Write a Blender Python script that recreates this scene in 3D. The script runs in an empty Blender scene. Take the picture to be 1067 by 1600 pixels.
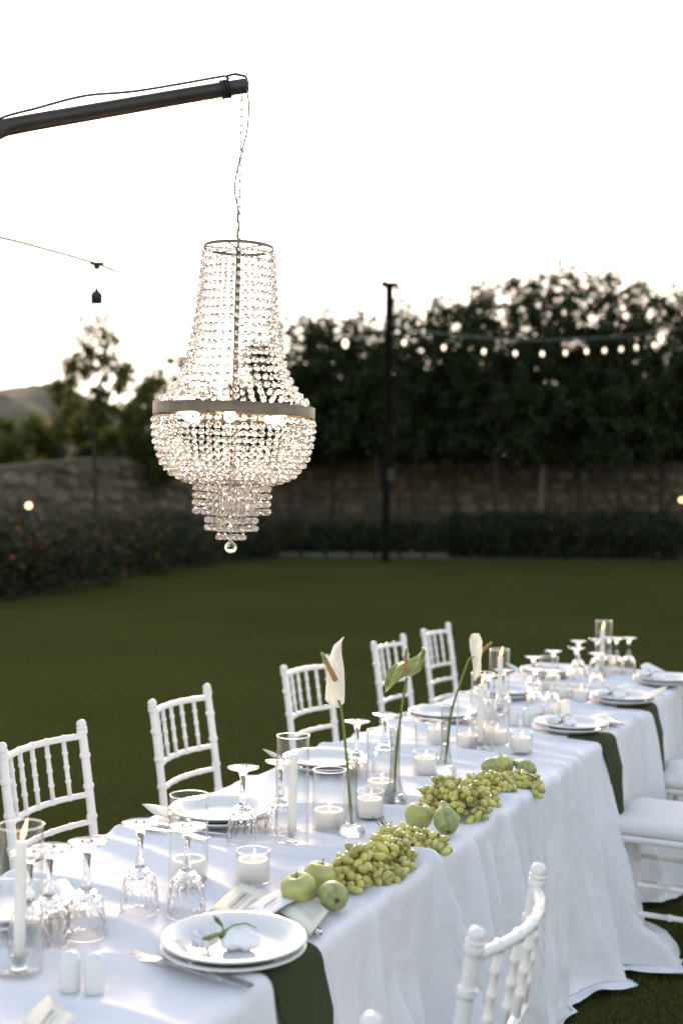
import bpy, math, random
import numpy as np
from mathutils import Vector, Matrix, Euler, noise as mnoise
random.seed(7)
rng = np.random.default_rng(11)
PI = math.pi
scene = bpy.context.scene
col = scene.collection

# ------------------------------------------------------------------ camera
F = 1950.0
cam_d = bpy.data.cameras.new("camera")
cam = bpy.data.objects.new("camera", cam_d); col.objects.link(cam)
cam_d.sensor_fit = 'VERTICAL'; cam_d.sensor_height = 36.0; cam_d.lens = 36.0 * F / 1600.0
cam_d.clip_start = 0.05; cam_d.clip_end = 2000
cam_d.dof.use_dof = True; cam_d.dof.focus_distance = 3.1; cam_d.dof.aperture_fstop = 2.5
CAMROT = Euler((math.radians(89.3), 0, 0)).to_matrix() @ Matrix.Rotation(math.radians(0.85), 3, 'Z')
cam.location = (0, 0, 1.6); cam.rotation_euler = CAMROT.to_euler()
scene.camera = cam

# ------------------------------------------------------------------ world, sun, exposure
SUN_EL, SUN_AZ = 11.5, -4.0           # degrees above horizon; azimuth from +Y towards +X
world = bpy.data.worlds.new("World"); scene.world = world; world.use_nodes = True
wn = world.node_tree.nodes; wl = world.node_tree.links
bg = wn["Background"]
sky = wn.new("ShaderNodeTexSky"); sky.sky_type = 'NISHITA'; sky.sun_disc = False
sky.sun_elevation = math.radians(SUN_EL); sky.sun_rotation = math.radians(SUN_AZ)
sky.air_density = 1.0; sky.dust_density = 2.6; sky.ozone_density = 1.0; sky.altitude = 100
# thin bright haze: the sky's peak near the sun is softened towards white
KSKY = 4.5
va = wn.new("ShaderNodeVectorMath"); va.operation = 'SCALE'; va.inputs["Scale"].default_value = 1 / KSKY
vb = wn.new("ShaderNodeVectorMath"); vb.operation = 'ADD'; vb.inputs[1].default_value = (1, 1, 1)
vc = wn.new("ShaderNodeVectorMath"); vc.operation = 'DIVIDE'
wl.new(sky.outputs[0], va.inputs[0]); wl.new(va.outputs[0], vb.inputs[0]); wl.new(sky.outputs[0], vc.inputs[0]); wl.new(vb.outputs[0], vc.inputs[1])
wl.new(vc.outputs[0], bg.inputs[0]); bg.inputs[1].default_value = 0.15
sun_d = bpy.data.lights.new("sun", 'SUN'); sun_d.energy = .75; sun_d.angle = math.radians(8)
sun_d.color = (1.0, 0.80, 0.60)
sun = bpy.data.objects.new("sun", sun_d); col.objects.link(sun)
sd = Vector((math.sin(math.radians(SUN_AZ)) * math.cos(math.radians(SUN_EL)),
             math.cos(math.radians(SUN_AZ)) * math.cos(math.radians(SUN_EL)), math.sin(math.radians(SUN_EL))))
sun.rotation_euler = sd.to_track_quat('Z', 'Y').to_euler(); sun.location = sd * 60
vs = scene.view_settings
vs.view_transform = 'Standard'; vs.look = 'None'; vs.exposure = 2.65; vs.gamma = 1; vs.use_curve_mapping = False
vs.use_white_balance = True; vs.white_balance_temperature = 7500; vs.white_balance_tint = 19
cy = scene.cycles
cy.max_bounces = 16; cy.transmission_bounces = 14; cy.transparent_max_bounces = 32
cy.glossy_bounces = 6; cy.diffuse_bounces = 4
cy.sample_clamp_indirect = 6.0; cy.blur_glossy = 0.5

# ------------------------------------------------------------------ measuring helpers (build time only)
def ray(px, py):
    v = CAMROT @ Vector(((px - 533.5) / F, -(py - 800) / F, -1.0))
    return v / v.y
def atY(px, py, Y):
    v = ray(px, py); return Vector((v.x * Y, Y, 1.6 + v.z * Y))
def atH(px, py, h):
    v = ray(px, py); t = (h - 1.6) / v.z
    return Vector((v.x * t, t, h))

# ------------------------------------------------------------------ materials
MATS = {}
def mat(name, color=(.8, .8, .8), rough=.5, metal=0, spec=.5, trans=0, ior=1.45, emit=None, estr=0,
        noise=0, nscale=20, bump=0, bscale=60, sub=0, subr=(1, 1, 1), sheen=0, coat=0, rnd=0, distort=0):
    m = bpy.data.materials.new(name); m.use_nodes = True
    nt = m.node_tree; n = nt.nodes; l = nt.links; b = n["Principled BSDF"]
    b.inputs["Base Color"].default_value = (*color, 1)
    b.inputs["Roughness"].default_value = rough; b.inputs["Metallic"].default_value = metal
    b.inputs["Specular IOR Level"].default_value = spec
    b.inputs["Transmission Weight"].default_value = trans; b.inputs["IOR"].default_value = ior
    b.inputs["Sheen Weight"].default_value = sheen; b.inputs["Coat Weight"].default_value = coat
    if sub:
        b.inputs["Subsurface Weight"].default_value = sub
        b.inputs["Subsurface Radius"].default_value = subr; b.inputs["Subsurface Scale"].default_value = .01
    if emit:
        b.inputs["Emission Color"].default_value = (*emit, 1); b.inputs["Emission Strength"].default_value = estr
    tc = n.new("ShaderNodeTexCoord")
    last = None
    if noise:
        t = n.new("ShaderNodeTexNoise"); t.inputs["Scale"].default_value = nscale; t.inputs["Detail"].default_value = 6
        t.inputs["Distortion"].default_value = distort
        l.new(tc.outputs["Object"], t.inputs["Vector"])
        r = n.new("ShaderNodeMapRange"); r.inputs[1].default_value = .3; r.inputs[2].default_value = .7
        r.inputs[3].default_value = 1 - noise; r.inputs[4].default_value = 1 + noise
        l.new(t.outputs[0], r.inputs[0]); last = r.outputs[0]
    if rnd:
        oi = n.new("ShaderNodeObjectInfo")
        r2 = n.new("ShaderNodeMapRange"); r2.inputs[3].default_value = 1 - rnd; r2.inputs[4].default_value = 1 + rnd
        l.new(oi.outputs["Random"], r2.inputs[0])
        if last:
            mm = n.new("ShaderNodeMath"); mm.operation = 'MULTIPLY'
            l.new(last, mm.inputs[0]); l.new(r2.outputs[0], mm.inputs[1]); last = mm.outputs[0]
        else: last = r2.outputs[0]
    if last:
        vm = n.new("ShaderNodeVectorMath"); vm.operation = 'SCALE'; vm.inputs[0].default_value = color
        l.new(last, vm.inputs["Scale"]); l.new(vm.outputs[0], b.inputs["Base Color"])
    if bump:
        t = n.new("ShaderNodeTexNoise"); t.inputs["Scale"].default_value = bscale; t.inputs["Detail"].default_value = 4
        l.new(tc.outputs["Object"], t.inputs["Vector"])
        bp = n.new("ShaderNodeBump"); bp.inputs["Strength"].default_value = bump; bp.inputs["Distance"].default_value = .01
        l.new(t.outputs[0], bp.inputs["Height"]); l.new(bp.outputs[0], b.inputs["Normal"])
    MATS[name] = m
    return m

def leaf_mat(name, c1, c2, trans=.45, rough=.5, tcol=None, sc=1.3):
    m = bpy.data.materials.new(name); m.use_nodes = True
    nt = m.node_tree; n = nt.nodes; l = nt.links
    b = n["Principled BSDF"]; out = n["Material Output"]
    b.inputs["Roughness"].default_value = rough; b.inputs["Specular IOR Level"].default_value = .3
    g = n.new("ShaderNodeNewGeometry"); r = n.new("ShaderNodeValToRGB")
    r.color_ramp.elements[0].color = (*c1, 1); r.color_ramp.elements[1].color = (*c2, 1)
    tc = n.new("ShaderNodeTexCoord"); t = n.new("ShaderNodeTexNoise"); t.inputs["Scale"].default_value = sc
    l.new(tc.outputs["Object"], t.inputs["Vector"])
    ad = n.new("ShaderNodeMath"); ad.operation = 'MULTIPLY_ADD'; ad.inputs[1].default_value = .5
    l.new(g.outputs["Random Per Island"], ad.inputs[0])
    mr = n.new("ShaderNodeMapRange"); mr.inputs[1].default_value = .3; mr.inputs[2].default_value = .7
    mr.inputs[3].default_value = 0; mr.inputs[4].default_value = .5
    l.new(t.outputs[0], mr.inputs[0]); l.new(mr.outputs[0], ad.inputs[2])
    l.new(ad.outputs[0], r.inputs[0]); l.new(r.outputs[0], b.inputs["Base Color"])
    tr = n.new("ShaderNodeBsdfTranslucent")
    mx = n.new("ShaderNodeMix"); mx.data_type = 'RGBA'; mx.blend_type = 'MULTIPLY'; mx.inputs[0].default_value = 1
    l.new(r.outputs[0], mx.inputs[6]); tcl = tcol or (1.6, 1.7, .7); mx.inputs[7].default_value = (*tcl, 1)
    l.new(mx.outputs[2], tr.inputs[0])
    ms = n.new("ShaderNodeMixShader"); ms.inputs[0].default_value = trans
    l.new(b.outputs[0], ms.inputs[1]); l.new(tr.outputs[0], ms.inputs[2]); l.new(ms.outputs[0], out.inputs[0])
    MATS[name] = m; return m

def thin_glass(name, tint=(.97, .98, .98), ior=1.5, edge=.0):
    """one wall of thin blown glass: clear, with Fresnel reflections stronger at grazing angles"""
    m = bpy.data.materials.new(name); m.use_nodes = True
    nt = m.node_tree; n = nt.nodes; l = nt.links; n.remove(n["Principled BSDF"]); out = n["Material Output"]
    tr = n.new("ShaderNodeBsdfTransparent"); tr.inputs[0].default_value = (*tint, 1)
    gl = n.new("ShaderNodeBsdfGlossy"); gl.inputs["Roughness"].default_value = .02
    fr = n.new("ShaderNodeLayerWeight"); fr.inputs[0].default_value = .5
    pw = n.new("ShaderNodeMath"); pw.operation = 'POWER'; pw.inputs[1].default_value = 3.2
    l.new(fr.outputs["Facing"], pw.inputs[0])
    mp = n.new("ShaderNodeMath"); mp.operation = 'MULTIPLY_ADD'; mp.inputs[1].default_value = .8; mp.inputs[2].default_value = .03 + edge; mp.use_clamp = True
    ms = n.new("ShaderNodeMixShader")
    l.new(pw.outputs[0], mp.inputs[0]); l.new(mp.outputs[0], ms.inputs[0])
    l.new(tr.outputs[0], ms.inputs[1]); l.new(gl.outputs[0], ms.inputs[2]); l.new(ms.outputs[0], out.inputs[0])
    MATS[name] = m; return m

mat("white_paint", (.78, .77, .755), .34, spec=.45, coat=.1, bump=.10, bscale=70, noise=.03, nscale=9)
mat("cushion_fabric", (.74, .73, .73), .85, sheen=.2, bump=.15, bscale=400)
def cloth_mat(name, color, nscale=900):
    m = mat(name, color, .88, spec=.15, bump=.12, bscale=nscale)
    return m
cloth_mat("white_cloth", (.80, .80, .83))
m = MATS["white_cloth"]; n = m.node_tree.nodes; l = m.node_tree.links
_b0 = [q for q in n if q.type == 'BUMP'][0]
_t = n.new("ShaderNodeTexNoise"); _t.inputs["Scale"].default_value = 7; _t.inputs["Detail"].default_value = 5; _t.inputs["Distortion"].default_value = 1.2
_t.inputs["Roughness"].default_value = .45
_tc = [q for q in n if q.type == 'TEX_COORD'][0]; l.new(_tc.outputs["Object"], _t.inputs["Vector"])
_b1 = n.new("ShaderNodeBump"); _b1.inputs["Strength"].default_value = .35; _b1.inputs["Distance"].default_value = .025
l.new(_t.outputs[0], _b1.inputs["Height"]); l.new(_b1.outputs[0], _b0.inputs["Normal"])
trl = n.new("ShaderNodeBsdfTranslucent"); trl.inputs[0].default_value = (.8, .79, .8, 1)
ms_ = n.new("ShaderNodeMixShader"); ms_.inputs[0].default_value = .05
l.new(n["Principled BSDF"].outputs[0], ms_.inputs[1]); l.new(trl.outputs[0], ms_.inputs[2]); l.new(ms_.outputs[0], n["Material Output"].inputs[0])
cloth_mat("olive_cloth", (.045, .055, .026), 700)
MATS["olive_cloth"].node_tree.nodes["Principled BSDF"].inputs["Sheen Weight"].default_value = 0
MATS["olive_cloth"].node_tree.nodes["Principled BSDF"].inputs["Specular IOR Level"].default_value = .1
mat("ceramic", (.72, .72, .71), .16, spec=.45)
mat("steel", (.55, .55, .56), .22, metal=1)
mat("wax", (.85, .82, .77), .45, sub=.5, subr=(1, .8, .6))
mat("wick", (.02, .015, .01), .9)
mat("flame", (1, .6, .25), .5, emit=(1, .50, .18), estr=1.6)
mat("crystal", (1, 1, 1), .0, trans=1, ior=1.52)
mat("goblet_glass", (1, 1, 1), .0, trans=1, ior=1.36)
mat("bead_glass", (.95, .91, .875), .0, trans=1, ior=1.55)
mat("bulb_glow", (1, .9, .7), .3, emit=(1, .78, .52), estr=5)
mat("string_bulb", (1, .95, .85), .3, emit=(1, .90, .72), estr=.6)
mat("bronze", (.23, .17, .115), .5, metal=.35, noise=.15, nscale=30)
mat("pole_metal", (.055, .046, .040), .45, metal=.3, noise=.25, nscale=14, bump=.1, bscale=50)
mat("black_plastic", (.02, .02, .02), .5)
mat("cable", (.09, .085, .08), .5)
mat("far_cable", (.20, .20, .18), .5)
mat("chain_metal", (.35, .33, .30), .35, metal=.9)
mat("apple_skin", (.41, .41, .145), .30, sub=.15, noise=.20, nscale=38, spec=.5, bump=.05, bscale=120, rnd=.08)
mat("pear_skin", (.27, .30, .12), .45, noise=.32, nscale=75, spec=.4, bump=.1, bscale=150, rnd=.08)
mat("grape_skin", (.48, .45, .145), .2, sub=.45, subr=(1, 1, .4), spec=.6, rnd=.28, noise=.1, nscale=80)
mat("brown_stem", (.12, .07, .035), .7)
mat("green_stem", (.16, .22, .055), .45)
mat("paper", (.70, .69, .60), .8, noise=.03)
mat("white_paper", (.78, .79, .82), .8)
mat("ink", (.16, .16, .17), .8)
mat("tulle", (.82, .81, .82), .7, sub=.2)
mat("ribbon", (.05, .085, .03), .5)
mat("white_spathe", (.76, .74, .58), .4, sub=.5, bump=.5, bscale=55, noise=.10, nscale=22)
mat("green_spathe", (.20, .25, .06), .25, sub=.2, bump=.9, bscale=45, noise=.35, nscale=26, distort=1)
mat("spadix", (.50, .27, .10), .7, noise=.5, nscale=500, bump=.6, bscale=500)
mat("spadix_tip", (.28, .33, .08), .6)
mat("stone_mortar", (.105, .087, .064), .95, noise=.3, nscale=3, bump=.6, bscale=10)
mat("stone", (.135, .110, .08), .9, noise=.3, nscale=4, bump=.6, bscale=14, rnd=.4)
mat("pale_stone", (.18, .155, .11), .9, noise=.2, nscale=4)
mat("dark_bark", (.035, .03, .023), .9, noise=.35, nscale=12)
mat("bark", (.11, .095, .075), .9, noise=.35, nscale=12, bump=.8, bscale=20)
mat("dark_timber", (.008, .007, .005), .95, spec=.08, noise=.3, nscale=10)
mat("soil", (.035, .03, .022), 1, noise=.3, nscale=5, bump=.6, bscale=12)
mat("kerb", (.09, .08, .065), .9, noise=.25, nscale=3)
mat("hill_ground", (.095, .08, .052), 1, noise=.45, nscale=.12, bump=.5, bscale=1)
leaf_mat("tree_leaf", (.012, .020, .007), (.036, .052, .015), .3)
leaf_mat("light_leaf", (.028, .038, .009), (.085, .095, .022), .45)
leaf_mat("shrub_leaf", (.009, .014, .005), (.024, .032, .010), .25)
leaf_mat("shrub_dry", (.020, .018, .007), (.045, .036, .013), .3)
mat("orange_bloom", (.26, .085, .015), .7); mat("yellow_bloom", (.16, .11, .02), .7)
leaf_mat("grass_blade", (.064, .076, .020), (.092, .100, .028), .2, rough=.9, sc=.8, tcol=(1.2, 1.3, .6))
mat("lamp_lens", (1, .9, .7), .3, emit=(1, .62, .30), estr=1.0)
thin_glass("hurricane_glass", (.985, .99, .99), 1.38)
thin_glass("vase_glass", (.90, .915, .925), 1.5, .03)
# lawn
m = mat("lawn", (.03, .04, .014), 1, spec=.0)
n = m.node_tree.nodes; l = m.node_tree.links; b = n["Principled BSDF"]; tc = n.new("ShaderNodeTexCoord")
r = n.new("ShaderNodeValToRGB"); r.color_ramp.elements[0].color = (.033, .040, .011, 1); r.color_ramp.elements[1].color = (.060, .062, .018, 1)
r.color_ramp.elements[0].position = .3; r.color_ramp.elements[1].position = .72
t1 = n.new("ShaderNodeTexNoise"); t1.inputs["Scale"].default_value = .35; t1.inputs["Detail"].default_value = 5
t2 = n.new("ShaderNodeTexNoise"); t2.inputs["Scale"].default_value = 14; t2.inputs["Detail"].default_value = 6
l.new(tc.outputs["Object"], t1.inputs[0]); l.new(tc.outputs["Object"], t2.inputs[0])
mm = n.new("ShaderNodeMath"); mm.operation = 'MULTIPLY_ADD'; mm.inputs[1].default_value = .5
l.new(t2.outputs[0], mm.inputs[0]); m2 = n.new("ShaderNodeMath"); m2.operation = 'MULTIPLY'; m2.inputs[1].default_value = .5
l.new(t1.outputs[0], m2.inputs[0]); l.new(m2.outputs[0], mm.inputs[2]); l.new(mm.outputs[0], r.inputs[0])
l.new(r.outputs[0], b.inputs["Base Color"])
bp = n.new("ShaderNodeBump"); bp.inputs["Strength"].default_value = .8; bp.inputs["Distance"].default_value = .03
t3 = n.new("ShaderNodeTexNoise"); t3.inputs["Scale"].default_value = 45; t3.inputs["Detail"].default_value = 5
l.new(tc.outputs["Object"], t3.inputs[0]); l.new(t3.outputs[0], bp.inputs["Height"]); l.new(bp.outputs[0], b.inputs["Normal"])

# ------------------------------------------------------------------ mesh helpers
class MB:
    def __init__(s): s.v = []; s.f = []; s.m = []
    def add(s, vs_, fs, mi=0, M=None):
        o = len(s.v)
        s.v += [tuple(M @ Vector(v)) if M else tuple(v) for v in vs_]
        s.f += [tuple(i + o for i in f) for f in fs]; s.m += [mi] * len(fs)
        return s
    def box(s, c, d, mi=0, M=None):
        x, y, z = c; a, b_, c_ = d[0] / 2, d[1] / 2, d[2] / 2
        V = [(x + i * a, y + j * b_, z + k * c_) for i in (-1, 1) for j in (-1, 1) for k in (-1, 1)]
        return s.add(V, [(0, 1, 3, 2), (4, 6, 7, 5), (0, 4, 5, 1), (2, 3, 7, 6), (0, 2, 6, 4), (1, 5, 7, 3)], mi, M)
    def lathe(s, prof, seg=24, mi=0, M=None, fn=None):
        V = []; Fc = []
        for i, (r_, z) in enumerate(prof):
            for k in range(seg):
                a = 2 * PI * k / seg; rr = r_ * (fn(i, a, z) if fn else 1)
                V.append((rr * math.cos(a), rr * math.sin(a), z))
        for i in range(len(prof) - 1):
            for k in range(seg):
                k2 = (k + 1) % seg
                Fc.append((i * seg + k, i * seg + k2, (i + 1) * seg + k2, (i + 1) * seg + k))
        if prof[0] == prof[-1]: return s.add(V, Fc, mi, M)
        if prof[0][0] > 1e-6: Fc.append(tuple(range(seg))[::-1])
        if prof[-1][0] > 1e-6: Fc.append(tuple((len(prof) - 1) * seg + k for k in range(seg)))
        return s.add(V, Fc, mi, M)
    def tube(s, pts, rad, seg=8, mi=0, closed=False, M=None):
        P = [Vector(p) for p in pts]; n_ = len(P)
        R_ = rad if isinstance(rad, (list, tuple)) else [rad] * n_
        V = []; Fc = []; up = None
        for i in range(n_):
            if closed: t = (P[(i + 1) % n_] - P[i - 1])
            else: t = P[min(i + 1, n_ - 1)] - P[max(i - 1, 0)]
            t = t.normalized() if t.length > 1e-9 else Vector((0, 0, 1))
            if up is None:
                up = Vector((0, 0, 1)) if abs(t.z) < .9 else Vector((1, 0, 0))
            up = (up - t * up.dot(t)).normalized(); sd_ = t.cross(up)
            for k in range(seg):
                a = 2 * PI * k / seg
                V.append(tuple(P[i] + (up * math.cos(a) + sd_ * math.sin(a)) * R_[i]))
        rings = n_ if closed else n_ - 1
        for i in range(rings):
            j = (i + 1) % n_
            for k in range(seg):
                k2 = (k + 1) % seg
                Fc.append((i * seg + k, i * seg + k2, j * seg + k2, j * seg + k))
        if not closed:
            Fc.append(tuple(range(seg))[::-1]); Fc.append(tuple((n_ - 1) * seg + k for k in range(seg)))
        return s.add(V, Fc, mi, M)
    def mesh(s, name, mats, smooth=True):
        me = bpy.data.meshes.new(name); me.from_pydata(s.v, [], s.f)
        for m_ in (mats if isinstance(mats, (list, tuple)) else [mats]): me.materials.append(MATS[m_])
        me.polygons.foreach_set("material_index", s.m)
        me.polygons.foreach_set("use_smooth", [smooth] * len(s.f)); me.update(); return me

def link(name, me, parent=None, loc=None, rot=None, scale=None):
    o = bpy.data.objects.new(name, me); col.objects.link(o)
    if parent: o.parent = parent
    if loc is not None: o.location = loc
    if rot is not None: o.rotation_euler = rot
    if scale is not None: o.scale = scale
    return o
def tag(o, label, cat, group=None):
    o['label'] = label; o['category'] = cat
    if group: o['group'] = group
    return o
def thing(name, label, cat, loc=(0, 0, 0), rotz=0, group=None):
    o = link(name, None, None, loc, (0, 0, rotz)); o.empty_display_size = .05
    return tag(o, label, cat, group)
def structure(o): o['kind'] = 'structure'; return o
def stuff(o): o['kind'] = 'stuff'; return o
def quick(name, arr_v, arr_f, mats, mi=None, smooth=False):
    me = bpy.data.meshes.new(name)
    nv, nf, k = len(arr_v), len(arr_f), arr_f.shape[1]
    me.vertices.add(nv); me.vertices.foreach_set("co", np.ascontiguousarray(arr_v, dtype=np.float32).ravel())
    me.loops.add(nf * k); me.loops.foreach_set("vertex_index", np.ascontiguousarray(arr_f, dtype=np.int32).ravel())
    me.polygons.add(nf); me.polygons.foreach_set("loop_start", np.arange(0, nf * k, k, dtype=np.int32))
    for m_ in mats: me.materials.append(MATS[m_])
    if mi is not None: me.polygons.foreach_set("material_index", np.asarray(mi, dtype=np.int32))
    me.polygons.foreach_set("use_smooth", np.full(nf, smooth)); me.update(calc_edges=True); me.validate(); return me

def leaves(P, size, mats, mi=None, aspect=.55, up=.0):
    """a leaf (two triangles folded on the midrib) at each point"""
    n_ = len(P); d = rng.normal(size=(n_, 3)); d[:, 2] -= up; d /= np.linalg.norm(d, axis=1)[:, None]
    w = np.cross(d, rng.normal(size=(n_, 3))); w /= np.linalg.norm(w, axis=1)[:, None]
    nn = np.cross(d, w); s = (size * rng.uniform(.6, 1.25, n_))[:, None]
    a = P; b_ = P + d * s * .5 + w * s * aspect * .5 + nn * s * .08; c = P + d * s; e = P + d * s * .5 - w * s * aspect * .5 + nn * s * .08
    V = np.stack([a, b_, c, e], 1).reshape(-1, 3)
    i = np.arange(n_)[:, None] * 4; Fq = (i + np.array([[0, 1, 2, 3]]))
    return V, Fq

# ================================================================== SETTING
# lawn: one sheet to the horizon
S = 900
me = MB().add([(-S, -60, 0), (S, -60, 0), (S, S, 0), (-S, S, 0)], [(0, 1, 2, 3)]).mesh("lawn", "lawn", False)
structure(link("lawn", me))

# border line of the lawn (ground points)
edge_px = [(-260, 985), (-60, 947), (60, 928), (150, 908), (260, 890), (350, 877), (430, 869), (600, 871), (800, 874), (1067, 877), (1300, 880)]
edge = [atH(x, y, 0) for x, y in edge_px]
V = []; Fc = []
for i, p in enumerate(edge):
    q = Vector((p.x * 1.0, p.y + 22, 0)); V += [(p.x, p.y, .004), (q.x, q.y, .004)]
    if i: Fc.append((2 * i - 2, 2 * i, 2 * i + 1, 2 * i - 1))
structure(link("planting_bed", MB().add(V, Fc).mesh("planting_bed", "soil", False)))
mb = MB()
for (x0, x1) in ((432, 700),):
    for k in range(7):
        a = atH(x0 + (x1 - x0) * k / 7 + 3, 869.5 + (k * .25), 0); b = atH(x0 + (x1 - x0) * (k + 1) / 7 - 2, 869.8 + k * .25, 0)
        mb.box(((a.x + b.x) / 2, (a.y + b.y) / 2 + .1, .05), (b.x - a.x, .35, .11))
structure(link("kerb", mb.mesh("kerb", "kerb", False)))

# grass blades near the table
N = 300000
gx = rng.uniform(0, 1, N); gy = 2.6 + (rng.uniform(0, 1, N) ** 2.2) * 13
P = np.stack([(gx - .5) * 2 * .34 * (gy + 1.0), gy, np.zeros(N)], 1)
_u = P[:, 0] * math.sin(math.radians(25.3)) + P[:, 1] * math.cos(math.radians(25.3)); _n = P[:, 0] * math.cos(math.radians(25.3)) - P[:, 1] * math.sin(math.radians(25.3))
P = P[~((_u > .9) & (_u < 6.5) & (_n > -1.95) & (_n < -.90))]; N = len(P)
gy = P[:, 1]; h = rng.uniform(.006, .016, N) * np.clip(1.6 - gy * .09, .25, 1.3); ang = rng.uniform(0, 2 * PI, N); w = .0018 * (1 + gy * .16)
lean = rng.normal(0, .008, (N, 2))
A = P + np.stack([np.cos(ang) * w, np.sin(ang) * w, 0 * w - .002], 1); B = P - np.stack([np.cos(ang) * w, np.sin(ang) * w, 0 * w + .002], 1)
C = P + np.stack([lean[:, 0], lean[:, 1], h], 1)
V = np.stack([A, B, C], 1).reshape(-1, 3); Fq = np.arange(N)[:, None] * 3 + np.array([[0, 1, 2]])
g = stuff(link("grass", quick("grass", V, Fq, ["grass_blade"]))); tag(g, "short mown green grass blades around the banquet table", "grass")

# hill far left
nx, ny = 60, 24
V = []; Fc = []
for j in range(ny):
    for i in range(nx):
        X = -190 + i * 6.2; Y = 250 + j * 9
        top = 33 - 0.0 * X
        prof = max(0, min(1, (-X - 12) / 70)) ** .7
        z = 32 * prof * math.sin(min(1, j / 12) * PI / 2) + 2.2 * math.sin(X * .13 + j) * prof + random.uniform(-.5, .5) - 1
        V.append((X, Y, z))
for j in range(ny - 1):
    for i in range(nx - 1):
        a = j * nx + i; Fc.append((a, a + 1, a + nx + 1, a + nx))
structure(link("hill", MB().add(V, Fc).mesh("hill", "hill_ground")))

# ---- stone wall
wall_px = [(-220, 27.5), (0, 30), (160, 33), (320, 36), (490, 38.5), (800, 39.5), (1180, 40)]
wall_pts = [atY(px, 790, Y) for px, Y in wall_px]
tops = [2.0, 2.2, 2.55, 2.65, 2.8, 2.9, 2.9]
wall = thing("stone_wall", "long rough grey stone wall running behind the trees and planting bed", "wall", (0, 0, 0))
mb = MB()
for i in range(len(wall_pts) - 1):
    a, b = wall_pts[i], wall_pts[i + 1]; d = (b - a); d.z = 0; nrm = Vector((d.y, -d.x, 0)).normalized()
    V = []
    for p, t in ((a, tops[i]), (b, tops[i + 1])):
        for off in (0, -.5):
            q = p - nrm * (-off); 
            V += [(q.x, q.y, -.1), (q.x, q.y, t)]
    mb.add(V, [(0, 4, 5, 1), (2, 3, 7, 6), (1, 5, 7, 3), (0, 1, 3, 2), (4, 6, 7, 5)])
link("wall_core", mb.mesh("wall_core", "stone_mortar", False), wall)
smesh = []
for k in range(10):
    nn = 8; A0 = [2 * PI * (i + random.uniform(-.22, .22)) / nn + PI / 8 for i in range(nn)]
    Rr = [random.uniform(.42, .56) for _ in range(nn)]
    V = [(Rr[i] * 1.12 * math.cos(a), 0, Rr[i] * 1.12 * math.sin(a)) for i, a in enumerate(A0)]
    V += [(Rr[i] * .86 * math.cos(a), -.06 - random.uniform(0, .04), Rr[i] * .84 * math.sin(a)) for i, a in enumerate(A0)]
    Fq_ = [(i, (i + 1) % nn, nn + (i + 1) % nn, nn + i) for i in range(nn)] + [tuple(range(nn, 2 * nn))]
    smesh.append(MB().add(V, Fq_).mesh("stone", "pale_stone" if k == 9 else "stone", False))
rest = MB(); nst = 0
for i in range(len(wall_pts) - 1):
    a, b = wall_pts[i].copy(), wall_pts[i + 1].copy(); a.z = b.z = 0
    L = (b - a).length; d = (b - a) / L; ang = math.atan2(d.y, d.x); nrm = Vector((d.y, -d.x, 0))
    zr = .25
    row = 0
    while zr < 3.0:
        hh = random.uniform(.2, .42); x = random.uniform(0, .3)
        while x < L - .3:
            ww = random.uniform(.3, .72)
            t = tops[i] + (tops[i + 1] - tops[i]) * (x / L)
            if zr + hh < t - .02:
                p = a + d * (x + ww / 2) + nrm * .006; p.z = zr + hh / 2
                scr = (p.x / p.y) * F + 533
                if nst < 300 and -30 < scr < 1110 and zr > .9:
                    p.z += random.uniform(-.07, .07); link("stone", smesh[random.choice(list(range(9)) * 2 + [9])], wall, p, (0, random.uniform(-.07, .07), ang), (ww - random.uniform(.02, .10), random.uniform(.6, 1.5), hh - random.uniform(.02, .09))); nst += 1
                else:
                    M = Matrix.Translation(p) @ Matrix.Rotation(ang, 4, 'Z')
                    w2, h2 = (ww - .05) / 2, (hh - .045) / 2
                    V = [(sx * w2, 0, sz * h2) for sx in (-1, 1) for sz in (-1, 1)] + [(sx * w2 * .86, -.08, sz * h2 * .85) for sx in (-1, 1) for sz in (-1, 1)]
                    rest.add(V, [(0, 1, 5, 4), (1, 3, 7, 5), (3, 2, 6, 7), (2, 0, 4, 6), (4, 5, 7, 6)], 0, M)
            x += ww
        zr += hh; row += 1
stuff(link("stone_courses", rest.mesh("stone_courses", "stone", False), wall))

def wall_lamp(px, py, Y, label):
    p = atY(px, py, Y)
    t = thing("wall_lamp", label, "lamp", p, 0, "recessed lamps in the stone wall")
    mb = MB().box((-.16, 0, 0), (.34, .12, .26)); link("housing", mb.mesh("housing", "black_plastic", False), t)
    mb = MB().lathe([(0, -.05), (.035, -.05), (.06, -.03), (.065, 0), (.06, .03), (.035, .05), (0, .05)], 14)
    link("lens", mb.mesh("lens", "lamp_lens"), t, (.0, -.09, 0), (PI / 2, 0, 0))
wall_lamp(47, 790, 29.8, "small glowing round lamp on the stone wall at the left, above the flowering bed")
wall_lamp(1063, 781, 38.8, "small glowing lamp beside a dark box on the wall at the far right edge")

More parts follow.
